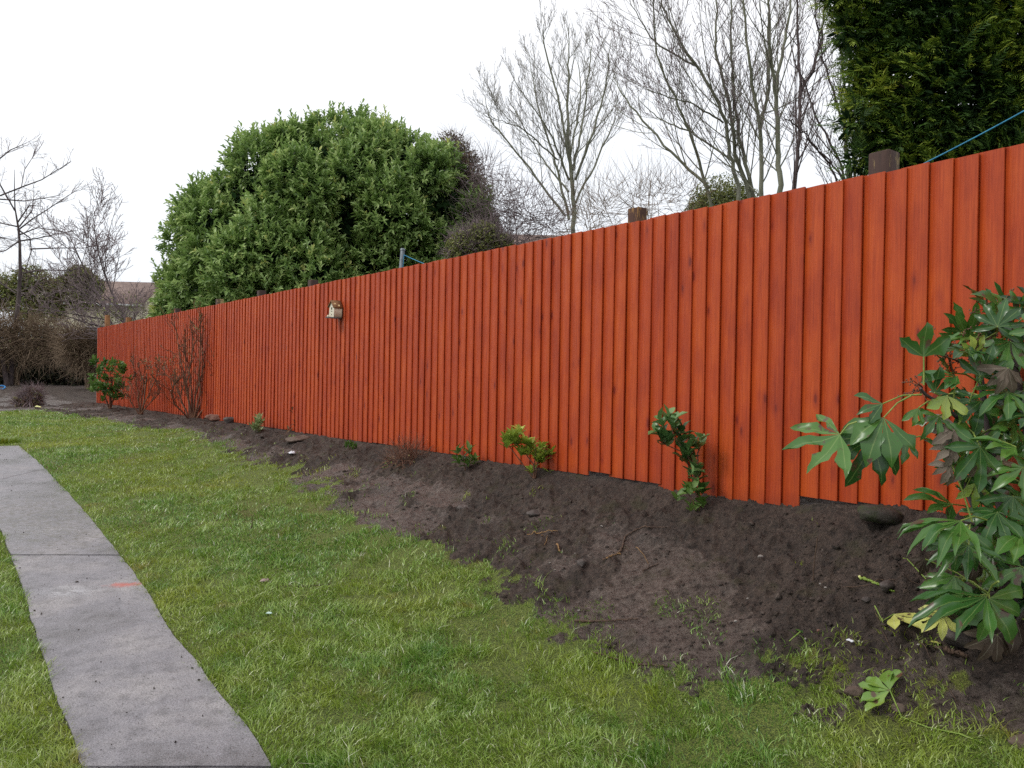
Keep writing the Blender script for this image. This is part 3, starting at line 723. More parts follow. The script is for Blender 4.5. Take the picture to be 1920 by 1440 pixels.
# ---- bare trees beyond the fence
CFG_FAST = dict(seg=0.42, wob=0.03, up=(0.12, 0.85, 0.5, 0.3), levels=3, kids=(17, 9, 5), start=(0.10, 0.15, 0.15), ang=((38, 66), (28, 52), (26, 55)), len=(0.55, 0.36, 0.38), rk=(0.50, 0.5, 0.6), rmin=0.0040, apex=0.72, taper=0.10)
def stem_tree(name, label, Yt, stems, seed, mt, mtw, group, kid=(16, 1.6), cfg=None, tw_r=0.0034, base_px=None):
    """main stems follow drawn lines standing Yt metres away; side branches and twigs are grown on them"""
    rnd = random.Random(seed); bx = base_px or stems[0][0][0][0]; b = at(bx, 700, Yt); base = np.array([b[0], b[1], float(hz(b[0], b[1]))])
    root = thing(name, label, 'tree', tuple(base), 0, group); out = []; kids = []; tw = []
    for si, (pl, r0, dy, main) in enumerate(stems):
        P = [at(x, y, Yt+dy*k/(len(pl)-1))-base for k, (x, y) in enumerate(pl)]
        if main:
            low = P[0]*np.array([0.35, 0.35, 0.45]) if si else P[0]*np.array([.5, .5, .45]); P = [np.array([low[0]*.3, low[1]*.3, -0.15]), low]+P
        P = np.array(P); n = len(P); t = np.linspace(0, n-1, 5*n)
        Q = np.stack([np.interp(t, np.arange(n), P[:, c]) for c in range(3)], 1)
        for _ in range(3): Q[1:-1] = (Q[:-2]+2*Q[1:-1]+Q[2:])/4
        Q[1:-1] += np.array([[rnd.gauss(0, .012) for _ in range(3)] for _ in range(len(Q)-2)])
        R = 0.78*r0*(1-np.linspace(0, 1, len(Q)))**0.8+0.005; out.append((0, [tuple(q) for q in Q], list(R)))
        m = int(kid[0]*(1 if main else .6)); f0 = 0.30 if main else 0.1
        for c in range(m):
            f = (f0+(0.97-f0)*(c+rnd.random())/m)*(len(Q)-1); a = int(f); a = min(a, len(Q)-2); q = Vector(Q[a]).lerp(Vector(Q[a+1]), f-a); T = Vector(Q[a+1]-Q[a]).normalized()
            ax = T.cross(Vector((rnd.gauss(0, 1), rnd.gauss(0, 1), rnd.gauss(0, .4)))).normalized(); nd = Matrix.Rotation(math.radians(rnd.uniform(22, 48)), 3, ax) @ T
            if nd.z < 0: nd.z = 0.1
            grow(rnd, kids, tuple(q), nd, kid[1]*(1.15-0.75*f/len(Q))*rnd.uniform(.6, 1.3), min(R[a]*0.45, 0.014), 1, cfg, r_end=tw_r)
    tubes(out, (0,)).build('trunk', mt, root); tubes(kids, (1,)).build('branch', mt, root); tubes(kids, range(2, 9)).build('twigs', mtw, root)
    return root
CFG_S = dict(seg=0.22, wob=0.04, up=(0, 0.7, 0.55, 0.35), levels=3, kids=(0, 9, 4), start=(0, 0.12, 0.15), ang=((0, 0), (20, 44), (22, 48)), len=(0, 0.42, 0.42), rk=(0, 0.5, 0.6), rmin=0.0034, apex=0.5, taper=0.10)
GRP = 'bare trees beyond the fence'
stem_tree('bare_tree', 'pale grey leafless tree with a single fan shaped crown, nearest the laurel', 19,
    [([(1077,435),(1073,338),(1064,244),(1066,130),(1066,50)], .095, 0, True), ([(1071,330),(1049,188),(1019,85),(1019,45)], .035, -.6, False), ([(1067,412),(1041,300),(1007,195),(992,105)], .040, .7, False),
     ([(1067,338),(1030,244),(966,152)], .03, -1.0, False), ([(1060,405),(974,292),(917,225),(910,180)], .032, .6, False), ([(1075,319),(1094,225),(1105,122),(1112,71)], .035, .8, False), ([(1079,338),(1120,225),(1139,150),(1144,80)], .036, -.7, False),
     ([(1080,380),(1140,255),(1160,205)], .03, 1.0, False), ([(1046,300),(980,240),(925,222)], .02, -.9, False), ([(1068,300),(1090,180),(1082,95)], .028, 1.2, False), ([(1066,360),(1010,290),(950,180)], .026, 1.1, False)],
    31, M_BARK_G, M_TWIG_G, GRP, (19, 1.5), CFG_S)
stem_tree('bare_tree', 'tall leafless tree whose several stems fan out behind the round olive bush', 15,
    [([(1386,356),(1371,300),(1356,210),(1311,127),(1266,67),(1240,7),(1222,-90)], .055, -.5, True), ([(1326,356),(1304,281),(1281,217),(1229,105),(1223,0),(1225,-120)], .042, -1.0, True), ([(1330,352),(1255,281),(1172,187),(1150,140)], .034, .8, False),
     ([(1409,364),(1379,300),(1367,187),(1341,94),(1345,0),(1350,-150)], .06, .4, True), ([(1416,364),(1394,300),(1379,210),(1371,112),(1371,0),(1371,-150)], .055, 0, True), ([(1371,300),(1300,250),(1240,225),(1200,190)], .022, .9, False), ([(1311,127),(1225,80),(1180,0)], .02, -.6, False), ([(1356,230),(1290,190),(1215,170)], .018, -1.1, False)],
    32, M_BARK_G, M_TWIG_P, GRP, (17, 1.9), CFG_S, base_px=1400)
stem_tree('bare_tree', 'tall leafless tree forking into two upright stems just right of the round olive bush', 14.5,
    [([(1429,364),(1426,240),(1405,124),(1394,0),(1385,-140)], .062, -.3, True), ([(1426,240),(1442,169),(1442,0),(1440,-150)], .040, .5, False)], 33, M_BARK_G, M_TWIG_G, GRP, (18, 1.7), CFG_S)
stem_tree('bare_tree', 'leafless tree with a thick pale trunk, second left of the dark stems beside the conifer', 14,
    [([(1463,358),(1459,262),(1454,169),(1472,75),(1484,0),(1490,-120)], .07, .2, True), ([(1455,180),(1440,75),(1442,0),(1440,-100)], .035, -.6, False)], 36, M_BARK_G, M_TWIG_P, GRP, (17, 1.6), CFG_S)
stem_tree('bare_tree', 'leafless tree with a slightly leaning brown trunk, left of the dark stems by the conifer', 13.4,
    [([(1487,354),(1499,262),(1501,161),(1495,0),(1495,-100)], .055, .2, True), ([(1500,180),(1540,95),(1548,0),(1552,-60)], .03, -.4, False)], 34, M_BARK_D, M_TWIG_P, GRP, (16, 1.5), CFG_S)
stem_tree('bare_tree', 'dark thin stemmed leafless tree hard against the left side of the conifer', 8.6,
    [([(1594,330),(1586,262),(1578,112),(1566,0),(1560,-120)], .026, 0, True), ([(1589,332),(1536,225),(1495,131),(1480,60)], .015, .4, True), ([(1575,335),(1540,290),(1502,240),(1470,225)], .011, -.3, True), ([(1600,330),(1570,200),(1535,90),(1528,0)], .017, .3, True), ([(1605,325),(1590,180),(1600,60),(1596,-40)], .018, -.2, True), ([(1592,330),(1520,270),(1478,200)], .011, .3, True)],
    35, M_BARK_D, M_TWIG_P, GRP, (10, .8), dict(CFG_S, kids=(0, 5, 3), rmin=.0024), tw_r=.0024, base_px=1605)

# scrub along the far side of the fence
brush_shrub('scrub', 'gnarled dark leafless scrub right beside the laurel, over a low roof', 'shrub', [px_blob(930, 380, 55, 17), px_blob(985, 400, 55, 17), px_blob(900, 440, 50, 17), px_blob(960, 450, 45, 17), px_blob(1030, 420, 40, 17), px_blob(910, 320, 28, 17)], gbase(960, 17), M_TWIG_P, None, 41, 1500, 0, 0.5, 0.006, stems=14, up=0.3, stem_r=0.022, group='leafless scrub behind the fence')
brush_shrub('scrub', 'pale brown leafless scrub either side of the second fence post', 'shrub', [px_blob(1130, 390, 60, 14), px_blob(1190, 380, 60, 14), px_blob(1240, 375, 55, 14), px_blob(1100, 420, 40, 14), px_blob(1290, 360, 40, 14)], gbase(1190, 14), M_TWIG_B, None, 42, 700, 0, 0.5, 0.004, stems=14, up=0.4, stem_r=0.018, group='leafless scrub behind the fence')
brush_shrub('round_bush', 'rounded olive green bush showing over the fence among tree stems', 'bush', [px_blob(1350, 385, 58, 17), px_blob(1325, 400, 42, 17), px_blob(1385, 385, 42, 17), px_blob(1350, 420, 66, 17), px_blob(1350, 500, 72, 17), px_blob(1348, 590, 72, 17), px_blob(1352, 670, 68, 17)], gbase(1350, 17), M_TWIG_P, M_OLIVELEAF, 43, 1200, 26000, 0.16, 0.004, 0.06, 0.03, 5)

# ---- conifer at the right
M_CONIFER = leaf_mat('conifer_sprays', [(0.0, lin(30, 52, 26)), (0.4, lin(66, 96, 38)), (0.68, lin(122, 144, 50)), (1.0, lin(172, 180, 70))], rough=0.55, trans=0.2, spec=0.3)
def build_conifer():
    g = np.random.default_rng(9); Y = 7.4; base = np.array(gbase(1850, Y+0.4))
    root = thing('conifer', 'dense dark green conifer with yellow green feathery sprays above the fence', 'tree', tuple(base))
    core = [(1740, 20, 150), (1760, 170, 150), (1790, 260, 140), (1900, 100, 240), (1960, 250, 200), (1760, -150, 150), (1900, -200, 260), (1840, -430, 230), (1700, 250, 80), (1688, 120, 66), (1650, 5, 62), (1608, -30, 46), (1636, 62, 34), (1640, 190, 34), (1650, 262, 30), (1720, 330, 90), (1622, 130, 20), (1600, 232, 22), (1588, 60, 22), (1575, -20, 30), (1612, 300, 18), (2080, 50, 260), (1850, -680, 180), (2100, 280, 200), (1860, 420, 220)]
    blobs = [px_blob(x, y, r, Y, 0.5+0.0015*(x-1700)) for x, y, r in core]
    P, nn = blob_surface(g, blobs, 60000, 0.30, 0.80); k = (nn[:, 1] < 0.6); P, nn = P[k], nn[k]
    P = P[:24000]; nn = nn[:24000]; n = len(P)
    # boughs lift and the sprays hang at their ends
    vx = np.sin(P[:, 0]*5.1+P[:, 2]*2.3)+np.sin(P[:, 2]*6.7+P[:, 1]*3); shade = vx*0.12
    D = unit(nn*0.9+np.array([-0.15, -0.1, 0.35])+g.normal(0, 0.25, P.shape)); S = unit(np.cross(D, unit(nn*0.3+np.array([0, -0.5, 1])+g.normal(0, 0.4, P.shape)))); Nn = np.cross(S, D)
    L = g.uniform(0.12, 0.27, n)[:, None]; mb = MB(); r = np.clip(0.42+shade+g.normal(0, 0.15, n), 0, 1)
    for j in range(9):
        f = (j+0.6)/9
        for sgn in ((1,), (-1,)) if j < 8 else ((0,),):
            sg = sgn[0]; c = P-base+D*L*f-Nn*L*0.22*f*f; ll = L*0.42*(1.05-0.75*f)
            dirv = unit(D*0.95+S*sg*0.8-Nn*0.15+g.normal(0, 0.16, P.shape)); w = 0.0058
            side = unit(np.cross(dirv, Nn+g.normal(0, 0.5, P.shape)))*w
            V = np.stack([c-side*0.5, c+side*0.5, c+dirv*ll*0.55+side*0.8, c+dirv*ll*0.55-side*0.8, c+dirv*ll-Nn*ll*0.12], 1)
            mb.many(V, [(0, 1, 2, 3)], np.clip(r+0.25*(f-0.4), 0, 1)); mb.f.append((np.arange(n)[:, None]*5+np.array([3, 2, 4]))+(mb.n-n*5))
    mb.build('crown', M_CONIFER, root)
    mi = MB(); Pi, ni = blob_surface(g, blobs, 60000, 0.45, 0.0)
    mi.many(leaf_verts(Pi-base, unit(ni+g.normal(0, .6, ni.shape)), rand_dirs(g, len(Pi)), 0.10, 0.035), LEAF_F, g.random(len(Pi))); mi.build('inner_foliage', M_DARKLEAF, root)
    out = [(0, [(0, 0, -.2), (0.02, 0, 2), (0, 0.03, 4.5), (0, 0, 7.0)], [0.17, 0.14, 0.09, 0.03])]
    rnd = random.Random(4)
    for z in np.linspace(1.2, 6, 26):
        a = rnd.uniform(0, 6.28); out.append((1, [(0, 0, z), (0.5*math.cos(a), 0.5*math.sin(a), z+0.12), (1.0*math.cos(a), 1.0*math.sin(a), z+0.35)], [0.03, 0.02, 0.008]))
    tubes(out, range(3)).build('trunk', M_BARK_D, root)
build_conifer()

# ------------------------------------------------------------------ far left: hedge, brush, house, trees
M_BRICKY = simple('brown_roof_tiles', lin(112, 92, 84), lin(148, 126, 116), 3, 0.8)
M_RENDERW = simple('cream_render', lin(196, 186, 160), lin(214, 206, 184), 2, 0.9, bmp=0.1)
M_WHITEP = simple('white_plastic', lin(212, 216, 218), lin(226, 230, 232), 3, 0.5, bmp=0)
M_GLASS = simple('window_glass', lin(50, 58, 66), lin(70, 80, 90), 1, 0.08, bmp=0)
def house(name, label, c, w, dpt, eave, ridge, rot, gable=True, windows=()):
    root = thing(name, label, 'house', c, rot)
    mb = MB(); mb.box(-w/2, w/2, -dpt/2, dpt/2, -1.0, eave)
    mb.add([(-w/2, -dpt/2, eave), (-w/2, dpt/2, eave), (-w/2, 0, ridge-0.08)], [(0, 1, 2)]); mb.add([(w/2, -dpt/2, eave), (w/2, 0, ridge-0.08), (w/2, dpt/2, eave)], [(0, 1, 2)])
    mb.build('wall', M_RENDERW, root)
    o = 0.35; rb = MB(); k = (ridge-eave)/(dpt/2); e = eave-k*o
    for sg in (-1, 1):
        y = sg*(dpt/2+o); V = [(-w/2-o, y, e), (w/2+o, y, e), (w/2+o, 0, ridge), (-w/2-o, 0, ridge)]; V += [(a, b, c_-0.12) for a, b, c_ in V]
        rb.add(V, [(0, 1, 2, 3), (7, 6, 5, 4), (0, 4, 5, 1), (1, 5, 6, 2), (2, 6, 7, 3), (3, 7, 4, 0)])
    rb.build('roof', M_BRICKY, root)
    gb = MB(); gb.box(-w/2-o, w/2+o, -dpt/2-o-0.12, -dpt/2-o-0.003, e-0.14, e-0.02); gb.build('gutter', M_WHITEP, root)
    for (x, z, ww, hh) in windows:
        fr = MB(); y = -dpt/2-0.03
        for a in ((x-ww/2, x-ww/2+.07, z, z+hh), (x+ww/2-.07, x+ww/2, z, z+hh), (x-.03, x+.03, z, z+hh), (x-ww/2+.07, x+ww/2-.07, z, z+.07), (x-ww/2+.07, x+ww/2-.07, z+hh-.07, z+hh)): fr.box(a[0], a[1], y-0.03, y+0.05, a[2], a[3])
        f = fr.build('window', M_WHITEP, root); pn = MB(); pn.box(x-ww/2+.05, x+ww/2-.05, y+0.005, y+0.02, z+.05, z+hh-.05); pn.build('pane', M_GLASS, f)
    return root
p = at(165, 700, 50); gz = float(hz(p[0], p[1]))-0.1
house('house', 'cream rendered house with a brown tiled roof half hidden behind the far brush', (p[0]-0.6, p[1]+3, gz), 6.6, 6.5, 4.95, 6.5, 0.08, windows=((0.8, 2.2, 1.4, 1.2), (-2.2, 2.2, 1.3, 1.2)))
p = at(985, 700, 36); gz = float(hz(p[0], p[1]))-0.1
house('house', 'house of which only the low brown roof ridge shows between laurel and bare tree', (p[0]-0.3, p[1]+3, gz), 3.6, 6.0, 5.6, 7.45, 0.05)

hb = lambda px, Y: (at(px, 700, Y)[0], Y, float(hz(at(px, 700, Y)[0], Y)))
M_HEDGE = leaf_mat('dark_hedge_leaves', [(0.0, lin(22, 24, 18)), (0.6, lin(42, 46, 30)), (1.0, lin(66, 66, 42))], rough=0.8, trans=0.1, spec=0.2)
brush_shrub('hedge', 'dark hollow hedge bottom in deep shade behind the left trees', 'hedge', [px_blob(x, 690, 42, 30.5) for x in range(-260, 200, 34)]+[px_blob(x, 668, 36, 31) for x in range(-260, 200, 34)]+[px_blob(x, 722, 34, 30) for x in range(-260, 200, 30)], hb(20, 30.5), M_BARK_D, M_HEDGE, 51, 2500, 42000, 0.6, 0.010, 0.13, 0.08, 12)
brush_shrub('bramble_thicket', 'tangled pale brown dead brambles over the dark hedge, left of the leaning grey trunk', 'brambles', [px_blob(x, y, r, 28) for x, y, r in ((-60, 650, 50), (10, 640, 44), (60, 640, 38), (105, 648, 38), (-20, 622, 32), (85, 625, 26), (-120, 660, 60), (30, 628, 26))], hb(30, 28.4), M_TWIG_B, M_REDLEAF, 52, 5200, 2200, 0.65, 0.009, 0.07, 0.04, 14, 'dead brambles by the hedge', up=0.1)
brush_shrub('bramble_thicket', 'tangled dead brambles between the leaning grey trunk and the end of the fence', 'brambles', [px_blob(x, y, r, 26) for x, y, r in ((150, 652, 30), (182, 650, 26), (165, 672, 30), (140, 640, 22))], hb(168, 26.4), M_TWIG_B, M_REDLEAF, 53, 2600, 1500, 0.55, 0.009, 0.07, 0.04, 10, 'dead brambles by the hedge', up=0.1)
for i, (lab, bl, bx, sd_) in enumerate((('olive green half bare tree left of the house roof, behind the fruit tree', [(62, 528, 32), (30, 540, 34), (88, 550, 26), (50, 575, 34), (100, 580, 24), (0, 550, 34), (-40, 560, 40)], 50, 55),
                                        ('olive green half bare tree in front of the house roof', [(150, 522, 24), (125, 540, 24), (172, 538, 22), (150, 556, 28), (105, 545, 20)], 150, 56))):
    brush_shrub('hazy_tree', lab, 'tree', [px_blob(x, y, r, 40) for x, y, r in bl], hb(bx, 40), M_TWIG_B, M_OLIVELEAF, sd_, 1300, 6000, 0.7, 0.010, 0.17, 0.10, 9, 'olive trees before the far house')
brush_shrub('scrub', 'thin twiggy scrub above the far end of the fence before the house', 'shrub', [px_blob(x, y, r, 23) for x, y, r in ((205, 580, 30), (240, 575, 30), (265, 590, 28), (225, 600, 26), (190, 600, 20))], hb(235, 23), M_TWIG_P, M_OLIVELEAF, 57, 420, 260, 0.5, 0.006, 0.07, 0.035, 9, 'leafless scrub behind the fence')
CFG_LEFT = dict(seg=0.35, wob=0.06, up=(0.1, 0.35, 0.25, 0.2), levels=3, kids=(10, 8, 5), start=(0.3, 0.15, 0.15), ang=((28, 60), (25, 55), (25, 60)), len=(0.6, 0.5, 0.45), rk=(0.6, 0.5, 0.6), rmin=0.0065, apex=0.4, taper=0.12)
bare_tree('bare_tree', 'leafless tree spreading to the left of the laurel in front of the white sky', 'tree', hb(278, 25), dict(CFG_LEFT, klen=2.2, kids=(14, 9, 5)), 61, M_BARK_D, M_TWIG_P, 'bare trees beyond the fence', [((-0.45, 0, 1), 5.2, 0.075), ((-0.16, 0.1, 1), 5.8, 0.06), ((-0.85, 0, 0.9), 4.6, 0.028)])
bare_tree('leaning_tree', 'grey leaning trunk with bare twigs just left of the end of the fence', 'tree', tuple(hit(173, 722)), dict(CFG_LEFT, klen=1.1, kids=(8, 5, 3)), 62, M_TWIG_B, M_TWIG_B, None, [((-0.25, 0, 1), 2.6, 0.085)])

def fruit_tree():
    b = hit(18, 724); Yt = b[1]; base = np.array([b[0], b[1], hz(b[0], b[1])]); root = thing('fruit_tree', 'leafless fruit tree with long level branches at the left edge of the photo', 'tree', tuple(base))
    rnd = random.Random(71); rel = lambda px, py, dy=0: tuple(at(px, py, Yt+dy)-base)
    tr = [(18, 727), (22, 690), (27, 650), (30, 610), (35, 560), (38, 510), (37, 455), (34, 425), (28, 390), (27, 350), (27, 318)]
    out = [(0, [rel(*q) for q in tr], [.10, .09, .08, .075, .068, .058, .042, .034, .022, .014, .006])]
    out.append((0, [rel(14, 727, -.2), rel(8, 690, -.2), rel(3, 650, -.3), rel(-8, 600, -.4), rel(-20, 540, -.3)], [.09, .08, .07, .06, .045]))
    br = [[(0, 367), (40, 351), (78, 337), (104, 321), (132, 304)], [(40, 351), (46, 318), (58, 300), (67, 284)], [(-20, 372), (45, 377), (80, 372), (118, 365)], [(33, 432), (60, 411), (90, 392), (118, 373), (145, 356)],
          [(37, 452), (70, 447), (110, 438), (146, 432)], [(33, 430), (56, 446), (59, 470), (52, 492), (43, 516)], [(57, 467), (110, 465), (160, 465), (190, 457)], [(43, 512), (80, 506), (130, 508), (172, 495), (214, 486)],
          [(-10, 305), (20, 281), (50, 268)], [(-30, 440), (36, 452)], [(34, 425), (0, 418), (-40, 400)], [(30, 550), (0, 530), (-30, 505)], [(36, 548), (60, 538), (72, 532)], [(30, 590), (70, 585), (100, 560)], [(36, 452), (10, 470), (-30, 480)], [(28, 395), (0, 345), (-20, 330)],
          [(38, 500), (70, 520), (64, 545), (40, 552)], [(33, 585), (-10, 575), (-40, 580)], [(37, 440), (70, 427), (123, 435)], [(36, 425), (60, 395), (64, 362)], [(34, 416), (55, 385), (80, 387)]]
    cfg = dict(seg=0.25, wob=0.09, up=(0.1, 0.25, 0.25), levels=2, kids=(8, 4), start=(0.1, 0.2), ang=((30, 70), (30, 60)), len=(0.42, 0.5), rk=(0.5, 0.6), rmin=0.005)
    tw = []
    for k, pl in enumerate(br):
        dy = rnd.uniform(-0.9, 0.9); n = len(pl); P = [rel(x, y, dy*(j/(n-1))) for j, (x, y) in enumerate(pl)]
        out.append((1, P, list(np.linspace(.028 if k not in (1,) else .015, .008, n))))
        for j in range(12):
            f = rnd.uniform(0.1, 0.98)*(n-1); i = min(int(f), n-2); q = Vector(P[i]).lerp(Vector(P[i+1]), f-i); T = (Vector(P[i+1])-Vector(P[i])).normalized()
            d = T+Vector((rnd.gauss(0, .5), rnd.gauss(0, .6), rnd.gauss(0.1, .5))); grow(rnd, tw, tuple(q), d, rnd.uniform(0.25, 0.8), 0.009, 1, cfg, r_end=0.005)
    tubes(out, (0,)).build('trunk', M_BARK_D, root); tubes(out, (1,)).build('branch', M_BARK_D, root); tubes(tw, range(9)).build('twigs', M_TWIG_P, root)
fruit_tree()

# ------------------------------------------------------------------ things on and behind the fence
def birdhouse():
    c = on_fence(637, 583, 0.03); root = thing('birdhouse', 'small cream birdhouse with a brown roof hung slightly crooked on the fence', 'birdhouse', tuple(c), FROT)
    root.rotation_euler = (0, math.radians(-5), FROT)
    cream = simple('cream_paint', lin(206, 198, 176), lin(226, 220, 204), 12, 0.7); brown = simple('brown_roof', lin(96, 62, 40), lin(142, 104, 66), 60, 0.8); dark = simple('dark_hole', lin(22, 20, 20), lin(30, 28, 26), 5, 0.9, bmp=0); slate = simple('grey_base', lin(66, 62, 62), lin(96, 92, 92), 30, 0.8); spots = simple('pale_spots', lin(226, 206, 150), lin(236, 220, 176), 5, 0.7, bmp=0)
    w, d, h = 0.062, 0.10, 0.075
    mb = MB(); V = [(-w, 0, -h), (w, 0, -h), (w, 0, h*.55), (0, 0, h*1.35), (-w, 0, h*.55)]; V += [(x, d, z) for x, _, z in V]
    mb.add(V, [(4, 3, 2, 1, 0), (5, 6, 7, 8, 9)]); mb.add(V, [(0, 1, 6, 5), (1, 2, 7, 6), (2, 3, 8, 7), (3, 4, 9, 8), (4, 0, 5, 9)]); mb.build('body', cream, root)
    rb = MB()
    for sg in (-1, 1):
        a = (sg*(w+0.014), h*.55-0.012); b_ = (0, h*1.35+0.004); V = [(a[0], -0.001, a[1]), (a[0], d+0.018, a[1]), (b_[0], d+0.018, b_[1]), (b_[0], -0.001, b_[1])]; V += [(x, y, z+0.012) for x, y, z in V]
        rb.add(V, [(0, 1, 2, 3), (7, 6, 5, 4), (0, 4, 5, 1), (1, 5, 6, 2), (2, 6, 7, 3), (3, 7, 4, 0)])
    roof = rb.build('roof', brown, root)
    for (u, v) in ((0.3, 0.25), (0.3, 0.8), (0.72, 0.5)):
        sb = MB(); x = -(w+0.014)*(1-v); z = (h*.55)+(h*.8)*v+0.002; y = d*u+0.01; ang = np.linspace(0, 6.28, 9)[:-1]
        ring = [(x+0.008*math.cos(t), y+0.010*math.sin(t), z+0.011*math.cos(t)) for t in ang]; top = [(a-0.003, b, c_+0.004) for a, b, c_ in ring]; sb.add(ring+top, [(j, (j+1) % 8, 8+(j+1) % 8, 8+j) for j in range(8)]); sb.add(top, np.arange(8)); sb.build('shingle', spots, roof)
    hb_ = MB()
    for (r0, z0, sides) in ((0.013, 0.022, 12), (0.007, -0.048, 6)):
        ring = [(r0*math.cos(t), d+0.002, z0+r0*1.2*math.sin(t)) for t in np.linspace(0, 2*math.pi, sides, endpoint=False)]; hb_.add(ring+[(x, y-0.004, z) for x, y, z in ring], [(j, (j+1) % sides, sides+(j+1) % sides, sides+j) for j in range(sides)]); hb_.add(ring, np.arange(sides))
    hb_.build('entrance_hole', dark, root); sl_ = MB(); sl_.box(-0.012, 0.012, d, d+0.004, -0.012, -0.006); sl_.build('slot', dark, root)
    bb = MB(); bb.box(-w-0.012, w+0.012, -0.002, d+0.038, -h-0.016, -h-0.001); bb.build('base', slate, root)
    nb = MB(); nb.tube([(w*.6, d+0.022, -h), (w*.6, d+0.022, -h+0.012), (w*.6, d+0.022, -h+0.022)], [0.014, 0.012, 0.004], 8); nb.build('perch', cream, root)
birdhouse()

M_STEEL = simple('galvanised_steel', lin(92, 100, 106), lin(120, 128, 134), 20, 0.45, 0.5, 0.1)
M_CORD = simple('blue_cord', lin(30, 110, 150), lin(60, 150, 186), 60, 0.6, bmp=0)
def washing_pole():
    P0 = at(755, 469, 9.4); Pb = at(747, 560, 9.25); dirn = (P0-Pb)/(P0[2]-Pb[2]); base = P0-dirn*(P0[2]-hz(P0[0], P0[1]))
    root = thing('washing_pole', 'leaning grey metal pole sticking up behind the fence in front of the laurel', 'pole', tuple(base))
    mb = MB(); mb.tube([(0, 0, -0.2), tuple((P0-base)*0.5), tuple(P0-base)], 0.024, 14); mb.build('tube', M_STEEL, root)
    cb = MB(); t = P0-base; cb.tube([tuple(t*0.995), tuple(t*1.004), tuple(t*1.006)], [0.029, 0.029, 0.027], 14); cb.build('cap', M_STEEL, root)
    A = at(757.5, 478, 9.33); q = at(757, 477, 9.36)
    cb = MB(); cb.tube([tuple(A-base), tuple(A-base+np.array([-0.012, 0, -0.16])), tuple(A-base+np.array([-0.02, 0, -0.42]))], 0.004, 6); tail = cb.build('cord_tail', M_CORD, root)
    # the line itself: hangs from the pole and comes back toward the viewer behind the fence
    B = at(1960, 186, 4.15); n = 60; pts = []
    for k in range(n+1):
        f = 1.5*k/n; p = A*(1-f)+B*f; p = p+np.array([0, 0, -4*0.58*f*(1-f)]); pts.append(p)
    pts = np.array(pts); o = pts[0].copy(); r2 = empty('washing_line', tuple(o))
    m2 = MB(); m2.tube(pts-o, 0.0042, 6); ob = m2.build('cord', M_CORD, r2); tag(r2, 'thin bright blue washing line running from the grey pole up past the conifer', 'washing line')
washing_pole()

# ------------------------------------------------------------------ small plants along the fence
M_CAMEL = leaf_mat('dark_glossy_leaves', [(0.0, lin(54, 86, 48)), (0.6, lin(92, 130, 74)), (1.0, lin(140, 172, 112))], rough=0.3, trans=0.2, vein=(0.2, 0.3, 0.1, 1), spec=0.6)
M_LIME = leaf_mat('lime_leaves', [(0.0, lin(112, 138, 46)), (0.6, lin(158, 182, 76)), (1.0, lin(200, 212, 112))], rough=0.4, trans=0.3, vein=(0.45, 0.5, 0.2, 1))
M_MIDG = leaf_mat('mid_green_leaves', [(0.0, lin(58, 92, 38)), (0.6, lin(88, 122, 52)), (1.0, lin(122, 152, 82))], rough=0.45, trans=0.3, vein=(0.3, 0.4, 0.15, 1))
M_PALEG = leaf_mat('pale_sage_leaves', [(0.0, lin(124, 144, 92)), (1.0, lin(184, 196, 144))], rough=0.6, trans=0.2)
M_STEMG = bark_mat('green_brown_stems', lin(70, 62, 40), lin(104, 104, 58), None, 20)
M_STEMR = bark_mat('red_brown_stems', lin(76, 50, 42), lin(132, 96, 74), None, 12)
def small_plant(name, label, base_px, stems, clusters, mleaf, L, W, per=9, sl=0.05, spread=1.0, seed=1, stem_r=0.004, mstem=None, cat='plant', jitter=0.02, group=None, up=0.4, name2='leaves'):
    """stems: pixel polylines from the base; clusters: (px,py) tips of leafy shoots"""
    b = hit(*base_px); s_, t_ = fence_st(b[0], b[1])
    if s_ < 0.10: b = b+np.array([FN[0], FN[1], 0])*(0.10-s_)
    b[2] = hz(b[0], b[1]); g = np.random.default_rng(seed); rnd = random.Random(seed); root = thing(name, label, cat, tuple(b), 0, group)
    Y = b[1]; mb = MB()
    for pl in stems:
        n = len(pl); P = []
        for j, (x, y) in enumerate(pl): P.append(tuple(at(x, y, Y+rnd.uniform(-jitter, jitter)*2)-b) if j else (rnd.uniform(-.01, .01), rnd.uniform(-.01, .01), -0.02))
        mb.tube(P, list(np.linspace(stem_r, stem_r*0.5, n)), 6)
    mb.build('stem', mstem or M_STEMR, root)
    C = []; D = []
    for (x, y) in clusters:
        c = at(x, y, Y+rnd.uniform(-jitter, jitter)*2.5)-b; C.append(c); D.append((rnd.gauss(0, .35), rnd.gauss(-.2, .35), 1))
    C = np.array(C); D = unit(np.array(D)); mb = MB()
    shoots(mb, g, C-D*sl*0.5, D, per, sl, L, W, spread, 0.5, 0.2, tipbright=0.3, up=up, fold=0.18); mb.build(name2, mleaf, root)
    return root
gg = random.Random(5)
def scatter(pts, n, r): return [(x+gg.gauss(0, r), y+gg.gauss(0, r)) for x, y in pts for _ in range(n)]
